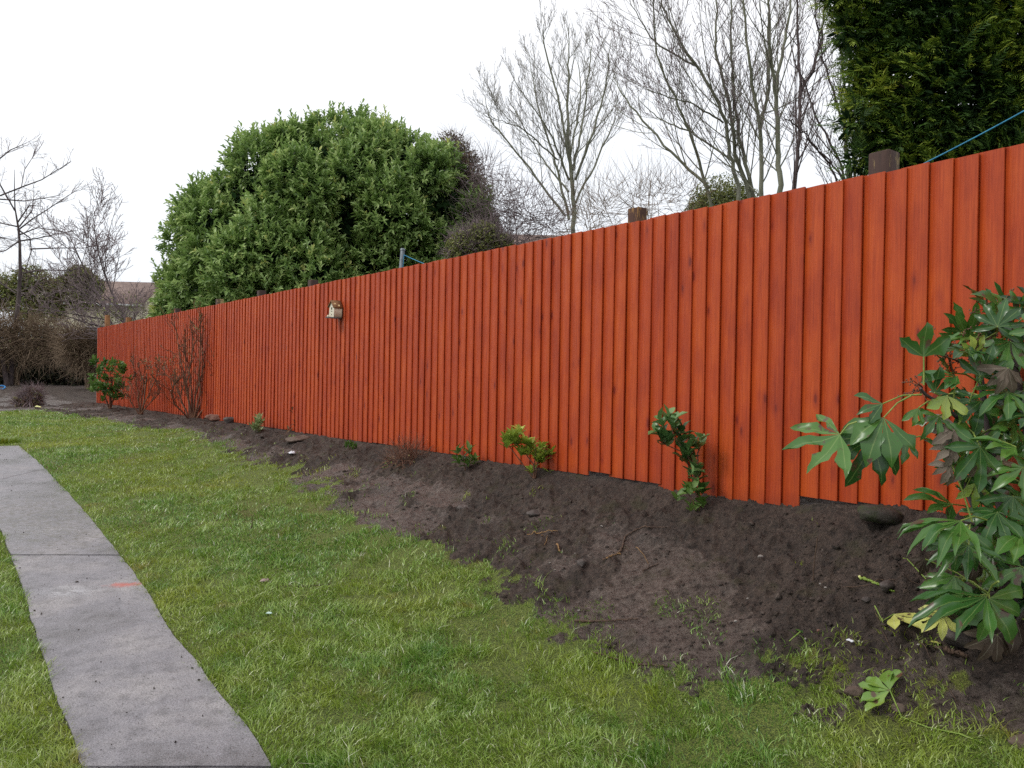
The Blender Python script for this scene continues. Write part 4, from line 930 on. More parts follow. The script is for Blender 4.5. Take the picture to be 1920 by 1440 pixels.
small_plant('camellia', 'knee high plant with dark glossy leaves on a leaning stem against the fence', (1312, 948), [[(1312, 948), (1302, 900), (1298, 870), (1280, 840), (1262, 815), (1256, 790)], [(1300, 880), (1285, 850), (1240, 830)], [(1298, 872), (1308, 850), (1314, 835)], [(1270, 830), (1290, 815)]],
            scatter([(1254, 788), (1240, 800), (1262, 800), (1236, 815), (1262, 815), (1242, 828), (1280, 812), (1252, 830), (1275, 835), (1292, 842), (1305, 838), (1314, 830), (1290, 856), (1276, 858), (1300, 880), (1290, 890), (1310, 888), (1296, 868)], 1, 2), M_CAMEL, 0.092, 0.056, 6, 0.07, 1.15, 81, 0.006)
small_plant('seedling', 'low sprig of dark leaves on the soil at the foot of the camellia', (1305, 960), [[(1305, 960), (1300, 940), (1290, 925)]], scatter([(1268, 928), (1300, 930), (1312, 925), (1290, 920), (1318, 945), (1300, 955)], 1, 3), M_MIDG, 0.085, 0.045, 6, 0.05, 1.2, 82, 0.004)
small_plant('lime_shrub', 'small bushy plant with bright lime green leaf rosettes against the fence', (1002, 897), [[(1002, 897), (1000, 870), (985, 850), (965, 830)], [(1000, 875), (1010, 855), (1028, 852)], [(990, 858), (1005, 835)], [(975, 840), (950, 830)]],
            scatter([(945, 825), (962, 818), (975, 815), (985, 828), (968, 835), (950, 838), (998, 845), (1012, 840), (1020, 856), (1036, 852), (1005, 860), (990, 848), (1012, 868), (978, 850), (1000, 885), (1030, 890), (955, 832), (990, 836), (1004, 850), (1018, 862), (968, 824)], 1, 2), M_LIME, 0.090, 0.034, 12, 0.035, 1.3, 83, 0.006)
small_plant('seedling', 'small green plant with drooping leaves left of the lime green plant', (872, 882), [[(872, 882), (870, 862), (866, 845)], [(872, 875), (885, 858)]], scatter([(862, 850), (868, 862), (858, 866), (884, 858), (880, 868), (872, 872), (890, 866)], 1, 3), M_MIDG, 0.10, 0.036, 6, 0.05, 1.2, 84, 0.005)
small_plant('seedling', 'tiny bright green tuft halfway along the bed', (658, 848), [[(658, 848), (657, 838)]], scatter([(652, 840), (658, 836), (664, 838), (660, 842)], 1, 2), M_MIDG, 0.075, 0.02, 9, 0.05, 0.6, 85, 0.004)
small_plant('seedling', 'pale sage green plant beside a small stone, right of the bare shrubs', (482, 812), [[(482, 812), (484, 800), (488, 792)]], scatter([(480, 805), (485, 800), (478, 808), (488, 790), (484, 810)], 1, 2), M_PALEG, 0.13, 0.05, 8, 0.06, 0.9, 86, 0.005)
small_plant('seedling', 'thin sprig with a few dead leaves close under the birdhouse', (540, 812), [[(540, 812), (548, 795), (553, 775)], [(540, 808), (562, 790), (565, 780)]], scatter([(540, 806), (550, 796), (565, 780), (553, 772)], 1, 2), M_REDLEAF, 0.07, 0.03, 4, 0.05, 1, 87, 0.004)
def pxline(b, Y, pl, rnd, j=0.0): return [tuple(at(x, y, Y+rnd.uniform(-j, j))-b) for x, y in pl]
def bed_shrub(name, label, base_px, pls, seed, r0=0.012, tw=60, tl=0.3, mleaf=None, clusters=(), L=0.06, W=0.03, spread=0.5, mt=None, rt=0.0032):
    b = hit(*base_px); b[2] = hz(b[0], b[1]); rnd = random.Random(seed); g = np.random.default_rng(seed); root = thing(name, label, 'shrub', tuple(b), 0)
    Y = b[1]; out = []; cfg = dict(seg=0.12, wob=0.10, up=(0.3, 0.4, 0.4), levels=2, kids=(3, 2), start=(0.2, 0.2), ang=((20, 50), (20, 60)), len=(0.5, 0.5), rk=(0.6, 0.6), rmin=rt)
    tws = []
    for pl in pls:
        n = 8; arr = np.array(pl, float); d = np.concatenate([[0], np.cumsum(np.hypot(*np.diff(arr, axis=0).T))]); tt = np.linspace(0, d[-1], n); X_ = np.interp(tt, d, arr[:, 0]); Y_ = np.interp(tt, d, arr[:, 1]); dy = rnd.uniform(-spread, spread*0.3)
        P = [tuple(at(X_[k]+rnd.gauss(0, 1.2)*(k > 0), Y_[k], Y+dy*(k/(n-1)))-b) for k in range(n)]; P[0] = (P[0][0], 0, -0.03)
        out.append((0, P, list(np.linspace(r0, r0*0.3, n))))
        for _ in range(tw//len(pls)+1):
            f = rnd.uniform(0.2, 1)*(n-1); i = min(int(f), n-2); q = Vector(P[i]).lerp(Vector(P[i+1]), f-i); T = (Vector(P[i+1])-Vector(P[i])).normalized()
            grow(rnd, tws, tuple(q), T+Vector((rnd.gauss(0, .45), rnd.gauss(-.1, .45), rnd.gauss(.15, .3))), tl*rnd.uniform(0.5, 1.2), 0.005, 1, cfg, r_end=rt)
    tubes(out, (0,)).build('stem', mt or M_STEMR, root); tubes(tws, range(9)).build('twigs', mt or M_STEMR, root)
    if clusters:
        C = np.array([at(x, y, Y+rnd.uniform(-.6, .0))-b for x, y in clusters]); D = unit(np.array([(rnd.gauss(0, .5), rnd.gauss(-.3, .5), .8) for _ in clusters])); mb = MB(); shoots(mb, g, C, D, 7, 0.10, L, W, 1.1, 0.5, 0.25); mb.build('leaves', mleaf, root)
    return root
bed_shrub('rose_bush', 'leafy green rose bush near the far end of the fence', (208, 769), [[(206, 766), (203, 730), (198, 700), (195, 680)], [(206, 762), (212, 725), (214, 695), (216, 682)], [(206, 762), (222, 730), (232, 705)], [(206, 762), (195, 740), (180, 722)]], 91, 0.02, 26, 0.35, M_MIDG,
          scatter([(190, 700), (205, 690), (232, 712), (218, 742), (196, 740), (192, 684), (186, 690), (212, 690), (216, 700), (226, 704), (236, 700), (184, 706), (200, 715), (196, 728), (210, 722), (222, 724), (208, 736), (228, 734), (232, 720), (172, 728), (182, 732), (204, 745), (226, 748), (190, 722)], 3, 6), 0.11, 0.065, 0.5)
bed_shrub('bare_shrub', 'low arching shrub with russet leaves between rose bush and the tallest bare shrub', (262, 778), [[(262, 778), (248, 755), (232, 732), (225, 722)], [(262, 778), (260, 740), (254, 700), (250, 680)], [(262, 778), (268, 735), (270, 700), (276, 680)], [(262, 778), (276, 745), (292, 710), (300, 690)], [(262, 778), (286, 752), (300, 735)], [(268, 700), (285, 702), (296, 720), (298, 735)]], 92, 0.014, 60, 0.35, M_REDLEAF,
          scatter([(250, 690), (275, 690), (240, 740), (300, 690), (256, 720), (285, 710)], 4, 8), 0.06, 0.03, 0.5)
bed_shrub('bare_shrub', 'tallest bare twiggy shrub fanning up before the fence, left of the reddish stone', (362, 786), [[(356, 786), (354, 750), (345, 700), (335, 660), (330, 610), (320, 600)], [(358, 786), (360, 740), (352, 690), (348, 640)], [(362, 786), (378, 740), (372, 690), (374, 640), (376, 590)], [(364, 786), (384, 745), (400, 710), (408, 690), (398, 650), (385, 610)], [(366, 786), (392, 755), (410, 715), (406, 680)], [(356, 786), (330, 760), (322, 735), (330, 715)], [(354, 786), (338, 740), (318, 705), (295, 702)], [(360, 786), (368, 735), (384, 690), (380, 640)], [(362, 786), (350, 735), (358, 680), (362, 620)]],
          93, 0.017, 200, 0.34, M_REDLEAF, scatter([(310, 680), (320, 690), (348, 670), (378, 600), (380, 620)], 5, 9), 0.05, 0.02, 0.6, rt=0.0038)
brush_shrub('dry_clump', 'dried brown clump of dead stems on the bed, left of the drooping seedling', 'plant', [(*(hit(765, 866)+np.array([0, 0, 0.03])), 0.2, 0.16, 0.13)], tuple(hit(765, 870)), M_TWIG_O, M_REDLEAF, 94, 420, 60, 0.17, 0.0022, 0.03, 0.015, 3, up=0.4, stem_r=0.004)
brush_shrub('root_clump', 'dug up clump of dead roots and soil lying on the far edge of the lawn', 'plant', [(*(hit(52, 762)+np.array([0, 0, 0.10])), 0.30, 0.24, 0.15), (*(hit(62, 762)+np.array([0, 0, 0.26])), 0.16, 0.15, 0.14)], tuple(hit(52, 764)), M_TWIG_P, M_REDLEAF, 95, 1500, 900, 0.22, 0.005, 0.09, 0.05, 6, up=0.3, stem_r=0.012)

# ------------------------------------------------------------------ stones, sticks, litter
def rock(px, py, sx, sy, sz, label, mat, seed, rot=0.0, sink=0.3, name='stone', cat='stone', group=None, sub=3):
    b = hit(px, py); g = np.random.default_rng(seed)
    n1, n2 = 18, 28; th = np.linspace(0, math.pi, n1); ph = np.linspace(0, 2*math.pi, n2, endpoint=False); T, Ph = np.meshgrid(th, ph, indexing='ij')
    v = np.stack([np.sin(T)*np.cos(Ph), np.sin(T)*np.sin(Ph), np.cos(T)], -1)
    # facets: clip by random planes
    rr = np.ones(T.shape)
    for _ in range(11):
        d = unit(g.normal(size=3)); h = g.uniform(0.55, 0.9); dt = v@d; rr = np.where(dt > 1e-3, np.minimum(rr, h/np.maximum(dt, 1e-3)), rr)
    rr = rr*(1+0.10*fbm(v[..., 0]*2.2+seed, v[..., 1]*2.2+v[..., 2]*1.7, 300+seed, 4)+0.03*np.sin(v[..., 2]*13+v[..., 0]*7)); V = v*rr[..., None]*np.array([sx, sy, sz])/2
    idx = np.arange(n1*n2).reshape(n1, n2); Fq = np.stack([idx[:-1], idx[1:], np.roll(idx, -1, 1)[1:], np.roll(idx, -1, 1)[:-1]], -1).reshape(-1, 4)
    mb = MB(); mb.add(V.reshape(-1, 3), Fq); o = mb.build(name, mat); o.location = (b[0], b[1], hzr(b[0], b[1])+sz*(0.5-sink)); o.rotation_euler = (g.uniform(-.12, .12), g.uniform(-.12, .12), rot)
    tag(o, label, cat, group); return o
def stone_mat(name, c1, c2, c3, moss=None):
    m, n, bs, out = newmat(name); tc = N(n, 'NewGeometry'); P_ = tc.outputs['Position']; c = ramp(n, noise(n, P_, 12, 6, 0.7), [(0.3, c1), (0.5, c2), (0.7, c3)])
    if moss: c = mixc(n, ramp(n, noise(n, P_, 7, 5, 0.7), [(0.48, G(0)), (0.60, G(0.8))]), c, moss)
    n.links.new(c, bs.inputs['Base Color']); bs.inputs['Roughness'].default_value = 0.75; bump(n, noise(n, P_, 45, 6, 0.7), 0.8, 0.012, bs); return m
M_ST = stone_mat('muddy_stone', lin(50, 44, 42), lin(78, 70, 66), lin(104, 96, 92)); M_STR = stone_mat('reddish_stone', lin(88, 56, 46), lin(122, 84, 70), lin(146, 110, 94)); M_STM = stone_mat('mossy_stone', lin(30, 28, 24), lin(50, 45, 40), lin(74, 68, 62), lin(50, 58, 28)); M_STP = stone_mat('pale_stone', lin(112, 104, 100), lin(142, 136, 130), lin(168, 162, 156)); M_STB = stone_mat('brown_stone', lin(66, 52, 44), lin(94, 78, 68), lin(120, 106, 94))
rock(405, 790, 0.34, 0.22, 0.14, 'flat reddish stone tilted on the bed beside the tallest bare shrub', M_STR, 1, 0.5, 0.25)
rock(562, 830, 0.34, 0.30, 0.10, 'broad earth coloured stone half buried in the bed below the birdhouse', M_STB, 2, 0.3, 0.4)
rock(430, 795, 0.20, 0.14, 0.12, 'small dark stone right behind the reddish one', M_ST, 12, 0.3, 0.3)
rock(484, 818, 0.10, 0.08, 0.07, 'small grey stone beside the pale sage seedling', M_ST, 13, 0.3, 0.3)
rock(1662, 968, 0.34, 0.20, 0.13, 'large green mossy stone at the foot of the fence behind the broad leaved shrub', M_STM, 3, 0.2, 0.45)
rock(1090, 1070, 0.075, 0.06, 0.06, 'angular dark grey stone alone in the middle of the bare soil', M_ST, 4, 0.4, 0.25)
rock(1426, 1044, 0.036, 0.032, 0.026, 'round pale stone on the bank right of the camellia', M_STP, 5, 0, 0.3)
rock(1003, 965, 0.13, 0.10, 0.06, 'smooth flat mud coloured stone pressed into the bank under the lime plant', M_ST, 6, 0.3, 0.45)
rock(870, 953, 0.11, 0.08, 0.06, 'dark lumpy clod where the bank meets the trodden soil', M_ST, 14, 0.1, 0.3)
rock(1624, 1130, 0.055, 0.045, 0.035, 'grey pebble beside the stalk of the fallen yellow leaf', M_ST, 7, 0.3, 0.35)
rock(1662, 1112, 0.12, 0.07, 0.06, 'dark weathered lump of wood just below the cut green stem', M_ST, 8, 0.9, 0.25)
rock(1808, 1196, 0.22, 0.16, 0.13, 'large dark stone in shade under the broad leaved shrub', M_ST, 9, 0.2, 0.3)
rock(1602, 1318, 0.085, 0.07, 0.055, 'rounded brown stone at the corner of the lawn by the wilted cut branch', M_STB, 10, 0.1, 0.3)
rock(1685, 1332, 0.06, 0.05, 0.04, 'small pinkish brown stone beside the wilted cut branch', M_STB, 15, 0.1, 0.3)
rock(1918, 1392, 0.10, 0.09, 0.07, 'brown stone cut off by the right edge of the photo', M_STB, 11, 0.1, 0.3)
rock(1535, 1168, 0.022, 0.018, 0.015, 'tiny pinkish stone right of the bed centre', M_STR, 16, 0.1, 0.3)
rock(1380, 1168, 0.026, 0.02, 0.012, 'tiny pale buff chip of stone on the lower bed', M_STP, 17, 0.1, 0.3)
for k, (x, y) in enumerate([(1078, 1050), (1030, 1064), (1402, 1115), (1538, 1088), (1548, 1100), (1610, 1216), (1040, 1075), (1128, 991), (365, 780), (460, 815), (446, 816), (215, 777), (1722, 1237), (1085, 1147), (1800, 1198), (1510, 1200)]):
    rock(x, y, 0.013+0.0012*hit(x, y)[1], 0.011+0.001*hit(x, y)[1], 0.009, 'tiny white chip of stone on the dark soil', M_STP, 100+k, 0.3*k, 0.15, 'stone_chip', 'stone chip', 'white stone chips on the soil')
# soil clods: small dark lumps strewn along the bed
def clods():
    g = np.random.default_rng(17); n = 42000; Y = 2.2*(20/2.2)**g.random(n); X = np.tan(g.uniform(-.70, .70, n))*Y; lf = lawn_field(X, Y); s, t = fence_st(X, Y)
    dens = 0.25+0.75*np.clip(fbm(X*1.3, Y*1.3, 71)*1.6+0.4, 0, 1)
    k = (lf < 0.02) & (s > 0.04) & (t < 22) & (g.random(n) < dens) & (sdist(X, Y, PATH) < -0.05); X, Y = X[k], Y[k]; n = len(X); sz = (0.0022+0.017*g.random(n)**7+0.0004*Y)*(1-0.45*trodden(X, Y)); Z = hz(X, Y)+relief(X, Y)+0.002
    ico = np.array([(0, 0, 1), (.89, 0, .45), (.28, .85, .45), (-.72, .53, .45), (-.72, -.53, .45), (.28, -.85, .45), (.72, .53, -.45), (-.28, .85, -.45), (-.89, 0, -.45), (-.28, -.85, -.45), (.72, -.53, -.45), (0, 0, -1)])
    fc = [(0,1,2),(0,2,3),(0,3,4),(0,4,5),(0,5,1),(1,6,2),(2,7,3),(3,8,4),(4,9,5),(5,10,1),(6,7,2),(7,8,3),(8,9,4),(9,10,5),(10,6,1),(11,7,6),(11,8,7),(11,9,8),(11,10,9),(11,6,10)]
    V = ico[None]*(1+g.normal(0, .22, (n, 12, 1)))*sz[:, None, None]*g.uniform(.7, 1.3, (n, 1, 3))*np.array([1, 1, .7]); a = g.uniform(0, 6.28, n); ca, sa = np.cos(a)[:, None], np.sin(a)[:, None]
    V = np.stack([V[..., 0]*ca-V[..., 1]*sa+X[:, None], V[..., 0]*sa+V[..., 1]*ca+Y[:, None], V[..., 2]+Z[:, None]], -1); mb = MB(); mb.many(V, fc, g.random(n)*.5); o = mb.build('soil_clods', M_GROUND)
    tag(o, 'loose dark crumbs and clods of soil strewn over the flower bed', 'soil', kind='stuff')
clods()

M_STICK = bark_mat('dead_stick', lin(48, 34, 28), lin(92, 72, 58), None, 18); M_STICKO = bark_mat('peeled_stick', lin(104, 78, 48), lin(158, 124, 82), None, 18); M_GREENST = simple('green_stem', lin(96, 124, 44), lin(140, 160, 72), 30, 0.5); M_CUT = simple('fresh_cut_wood', lin(206, 210, 130), lin(226, 226, 160), 30, 0.6)
def stick(pl, r, label, mat=M_STICK, name='twig', cat='twig', lift=None, group=None, end_mat=None):
    P = []
    for k, (x, y) in enumerate(pl):
        if lift and lift[k] > 0:
            q = at(x, y, P[-1][1]+(lift[k] if lift[k] < 1 else 0)) if P else hit(x, y); P.append(q)
        else:
            q = hit(x, y); q[2] = hzr(q[0], q[1])+r*0.8+0.004; P.append(q)
    P = np.array(P); o = P[0].copy(); root = None
    if not lift:
        tt = np.linspace(0, len(P)-1, 5*len(P)); XY = np.stack([np.interp(tt, np.arange(len(P)), P[:, j]) for j in (0, 1)], 1); zz = hz(XY[:, 0], XY[:, 1])+relief(XY[:, 0], XY[:, 1]); w_ = np.convolve(np.pad(zz, 4, mode='edge'), np.ones(9)/9, 'valid'); P = np.concatenate([XY, (np.maximum(w_, zz-0.004)+r+0.003)[:, None]], 1)
        o = P[0].copy()
    n = len(P); d = np.arange(n); t = np.linspace(0, n-1, 4*n); Q = np.stack([np.interp(t, d, P[:, j]) for j in range(3)], 1)-o; Q[1:-1] = (Q[:-2]+Q[1:-1]*2+Q[2:])/4; g = np.random.default_rng(int(pl[0][0])); Q[1:-1] += g.normal(0, r*0.35, Q[1:-1].shape)
    mb = MB(); mb.tube(Q, np.linspace(r, r*0.55, len(Q))*g.uniform(.85, 1.15, len(Q)), 7)
    if end_mat:
        root = thing(name, label, cat, tuple(o), 0, group); mb.build('bark', mat, root); e = MB(); dd = unit(Q[0]-Q[1]); e.tube([tuple(Q[0]+dd*0.0005), tuple(Q[0]+dd*0.004), tuple(Q[0]+dd*0.009)], [r*1.25, r*1.35, r*0.9], 8); e.build('cut_end', end_mat, root); return root
    ob = mb.build(name, mat); ob.location = o; tag(ob, label, cat, group); return ob
stick([(1130, 1060), (1164, 1046), (1172, 1012), (1198, 1001), (1248, 1000)], 0.0062, 'bent brown stick lying in an L shape across the middle of the bed', M_STICK)
stick([(1136, 1058), (1150, 1052), (1163, 1048)], 0.0060, 'peeled orange end piece of wood against the L shaped stick', M_STICKO)
stick([(988, 1008), (1020, 1003), (1046, 998)], 0.0040, 'pale straw coloured stick on the bank below the lime plant', M_STICKO)
stick([(1044, 1034), (1049, 1048)], 0.006, 'short orange splinter of wood near the angular stone', M_STICKO)
stick([(1015, 1025), (1020, 1018), (1028, 1016), (1020, 1034)], 0.003, 'curled straw coloured stalk near the short splinter', M_STICKO)
stick([(1524, 1090), (1526, 1060), (1533, 1006)], 0.0042, 'dark twig standing upright in the soil on the right of the bed', M_STICK, lift=[0, .001, .001])
stick([(470, 996), (473, 984), (472, 966)], 0.005, 'dark twig standing upright in the lawn left of centre', M_STICK, lift=[0, .001, .001])
stick([(684, 965), (688, 952), (680, 944)], 0.004, 'short forked twig poking out of the trodden soil', M_STICK, lift=[0, .001, .001])
stick([(1078, 1167), (1130, 1168), (1196, 1163)], 0.006, 'grey stick at the muddy edge between lawn and bed', M_STICK)
stick([(1108, 1222), (1150, 1236), (1195, 1249), (1250, 1252)], 0.0055, 'long brown stick half sunk at the ragged lawn edge', M_STICK)
stick([(1580, 1109), (1640, 1102), (1705, 1099), (1760, 1103)], 0.0022, 'long thin dark twig reaching under the broad leaved shrub', M_STICK)
stick([(1205, 1075), (1218, 1066), (1234, 1059)], 0.004, 'short dark stick right of the L shaped stick', M_STICK)
stick([(1192, 1035), (1208, 1048), (1216, 1062)], 0.002, 'thin pale root curling above the short dark stick', M_STICKO)
stick([(515, 1105), (570, 1103), (622, 1099)], 0.003, 'thin dark twig lying in the grass beside the dry leaf', M_STICK)
stick([(670, 1233), (692, 1222), (716, 1206)], 0.0032, 'thin twig lying slanted in the lawn left of centre bottom', M_STICK)
stick([(408, 1367), (430, 1370), (452, 1367), (462, 1372)], 0.003, 'forked dark twig on the path near its lower right edge', M_STICK)
stick([(430, 1376), (448, 1384), (470, 1394)], 0.002, 'thin curved twig on the path under the forked one', M_STICK)
stick([(202, 1096), (215, 1095)], 0.003, 'tiny black twig on the orange paint mark of the path', M_STICK)
stick([(1640, 1145), (1650, 1180), (1663, 1210), (1670, 1225)], 0.0022, 'reddish twig lying beside the fallen yellow leaf', M_STICK)
stick([(1722, 1225), (1752, 1262), (1790, 1315), (1796, 1320)], 0.002, 'thin straight twig in the shade below the broad leaved shrub', M_STICK)
stick([(1612, 1083), (1640, 1102), (1676, 1126)], 0.0065, 'thick green stem with a pale cut end lying below the shrub', M_GREENST, 'cut_twig', 'cut twig', end_mat=M_CUT)
stick([(1756, 1240), (1785, 1236), (1812, 1243)], 0.012, 'short grey piece of branch in the mud under the shrub', M_STICK, 'branch_piece', 'branch')

M_PAPER = simple('white_paper', lin(204, 206, 214), lin(226, 228, 234), 10, 0.8, bmp=0.1); M_PALEGREEN = simple('pale_green_paper', lin(170, 196, 186), lin(196, 214, 206), 10, 0.8, bmp=0.1); M_DRY = simple('dry_pinkish_leaf', lin(140, 122, 116), lin(168, 150, 142), 30, 0.8)
def scrap(px, py, s, label, mat, name, cat, seed):
    b = hit(px, py); g = np.random.default_rng(seed); n = 11; a = np.linspace(0, 2*math.pi, n, endpoint=False); r = s*(0.6+0.5*g.random(n)); ring = np.stack([r*np.cos(a), r*0.6*np.sin(a), s*0.25*g.random(n)+0.012], -1); mid = ring*np.array([.5, .5, 1])+np.array([0, 0, s*.2])
    c = np.array([[0, 0, s*0.15+0.014]]); V = np.concatenate([ring, mid, c]); mb = MB(); mb.add(V, [(j, (j+1) % n, n+(j+1) % n, n+j) for j in range(n)]); mb.add(V, [(n+j, n+(j+1) % n, 2*n) for j in range(n)])
    o = mb.build(name, mat); o.location = (b[0], b[1], hzr(b[0], b[1])-0.004); o.rotation_euler[2] = g.uniform(0, 3); m = o.modifiers.new('thickness', 'SOLIDIFY'); m.thickness = 0.0012; tag(o, label, cat); return o
scrap(548, 856, 0.075, 'crumpled white scrap lying on the soil below the birdhouse', M_PAPER, 'paper_scrap', 'litter', 1)
scrap(505, 1158, 0.030, 'pale green white scrap in the grass right of the path', M_PALEGREEN, 'paper_scrap', 'litter', 2)
scrap(496, 1093, 0.045, 'curled dry pinkish leaf on the lawn above the pale green scrap', M_DRY, 'dead_leaf', 'leaf', 3)
scrap(1594, 1232, 0.024, 'small white petal like scrap on the mud near the lawn corner', M_PAPER, 'paper_scrap', 'litter', 4)
scrap(72, 767, 0.12, 'cream coloured offcut beside the dug up root clump', M_CUT, 'wood_offcut', 'offcut', 5)
scrap(545, 800, 0.07, 'pale crumpled dead leaf leaning on the fence foot under the birdhouse', M_DRY, 'dead_leaf', 'leaf', 6)
M_BLUE = simple('blue_plastic', lin(30, 110, 176), lin(50, 140, 200), 5, 0.4, bmp=0)
def blue_bit():
    b = hit(3, 732); root = thing('plastic_handle', 'small bright blue plastic loop on the soil at the far left edge', 'plastic loop', (b[0], b[1], float(hz(b[0], b[1]))))
    a = np.linspace(0, 2*math.pi, 22); mb = MB(); mb.tube(np.stack([0.10*np.cos(a), 0.03*np.sin(a*2), 0.085+0.055*np.sin(a)], -1), 0.022, 8); mb.build('loop', M_BLUE, root); m2 = MB(); m2.tube([(-0.10, 0, 0.08), (-0.2, 0, 0.05), (-0.27, 0.02, 0.03)], [0.02, 0.026, 0.022], 8); m2.build('grip', M_BLUE, root)
blue_bit()

# ------------------------------------------------------------------ the big hand-leaved shrub (right)
M_FATSIA = leaf_mat('hand_shaped_leaves', [(0.0, lin(30, 62, 30)), (0.35, lin(56, 98, 42)), (0.6, lin(90, 132, 54)), (0.8, lin(128, 156, 66)), (1.0, lin(196, 204, 104))], rough=0.27, trans=0.2, vein=(0.22, 0.32, 0.10, 1), spot=((0.10, 0.06, 0.035, 1), 16, 0.62), spec=0.55)
M_YELLOWLEAF = leaf_mat('yellowed_leaf', [(0.0, lin(150, 160, 66)), (1.0, lin(206, 208, 116))], rough=0.5, trans=0.2, vein=(0.6, 0.62, 0.3, 1), spot=((0.11, 0.065, 0.04, 1), 24, 0.60))
M_WITHER = leaf_mat('withered_leaves', [(0.0, lin(54, 42, 34)), (0.5, lin(88, 74, 62)), (1.0, lin(128, 116, 104))], rough=0.7, trans=0.05, vein=(0.3, 0.26, 0.2, 1))
M_PETI = simple('leaf_stalks', lin(104, 124, 52), lin(144, 158, 82), 20, 0.5)
def hand_leaf(mb, g, C, D, Nv, size, lobes=7, step=36, r=0.45, droop=0.22, wid=1.0, rag=0.2, start=0.0):
    """a palmate leaf: junction C, main lobe direction D, upper side Nv"""
    D = unit(np.array(D, float)); S = unit(np.cross(D, np.array(Nv, float))); Nn = np.cross(S, D)
    tw = g.normal(0, 0.08)
    for i in range(lobes):
        ph = math.radians((i-(lobes-1)/2)*step+start+g.normal(0, 3)); Rl = size*(1-0.32*abs(ph)/2.1)*g.uniform(0.88, 1.1)
        ax = D*math.cos(ph)+S*math.sin(ph); sd_ = -D*math.sin(ph)+S*math.cos(ph); hw = math.tan(math.radians(step/2))
        rows = [(0.33, 0.33*hw*0.98), (0.48, 0.125*wid), (0.64, 0.15*wid), (0.78, 0.125*wid), (0.90, 0.07*wid)]
        V = [C]; A = [1.0]; ld = droop*g.uniform(0.6, 1.5); bend = g.normal(0, 0.07); lt = g.normal(0, 0.25)
        for f, w in rows:
            w1 = w*(1+g.normal(0, rag)); w2 = w*(1+g.normal(0, rag)); z = -ld*f*f+0.03*math.sin(f*9+i); b_ = bend*f*f
            c = C+(ax*f+sd_*b_+Nn*z)*Rl; V.append(c-sd_*w1*Rl+Nn*Rl*(0.05+0.02*g.normal()+lt*w*0.3)*(f > .4)); V.append(c-Nn*Rl*0.012); V.append(c+sd_*w2*Rl+Nn*Rl*(0.05+0.02*g.normal()-lt*w*0.3)*(f > .4)); A += [0, 1, 0]
        V.append(C+(ax*1.0+sd_*bend+Nn*(-ld*1.12))*Rl); A.append(0.9)
        T = [(0, 2, 1), (0, 3, 2)]; Q = []
        for k in range(len(rows)-1):
            a = 1+k*3; Q += [(a, a+1, a+4, a+3), (a+1, a+2, a+5, a+4)]
        a = 1+(len(rows)-1)*3; T += [(a, a+1, a+3), (a+1, a+2, a+3)]
        n0 = mb.n; mb.add(np.array(V), T, np.clip(r+g.normal(0, .05), 0, 1), A); mb.f.append(np.array(Q)+n0)
def img_dir(a, toward=0.0): a = math.radians(a); return np.array([math.cos(a), -toward, math.sin(a)])
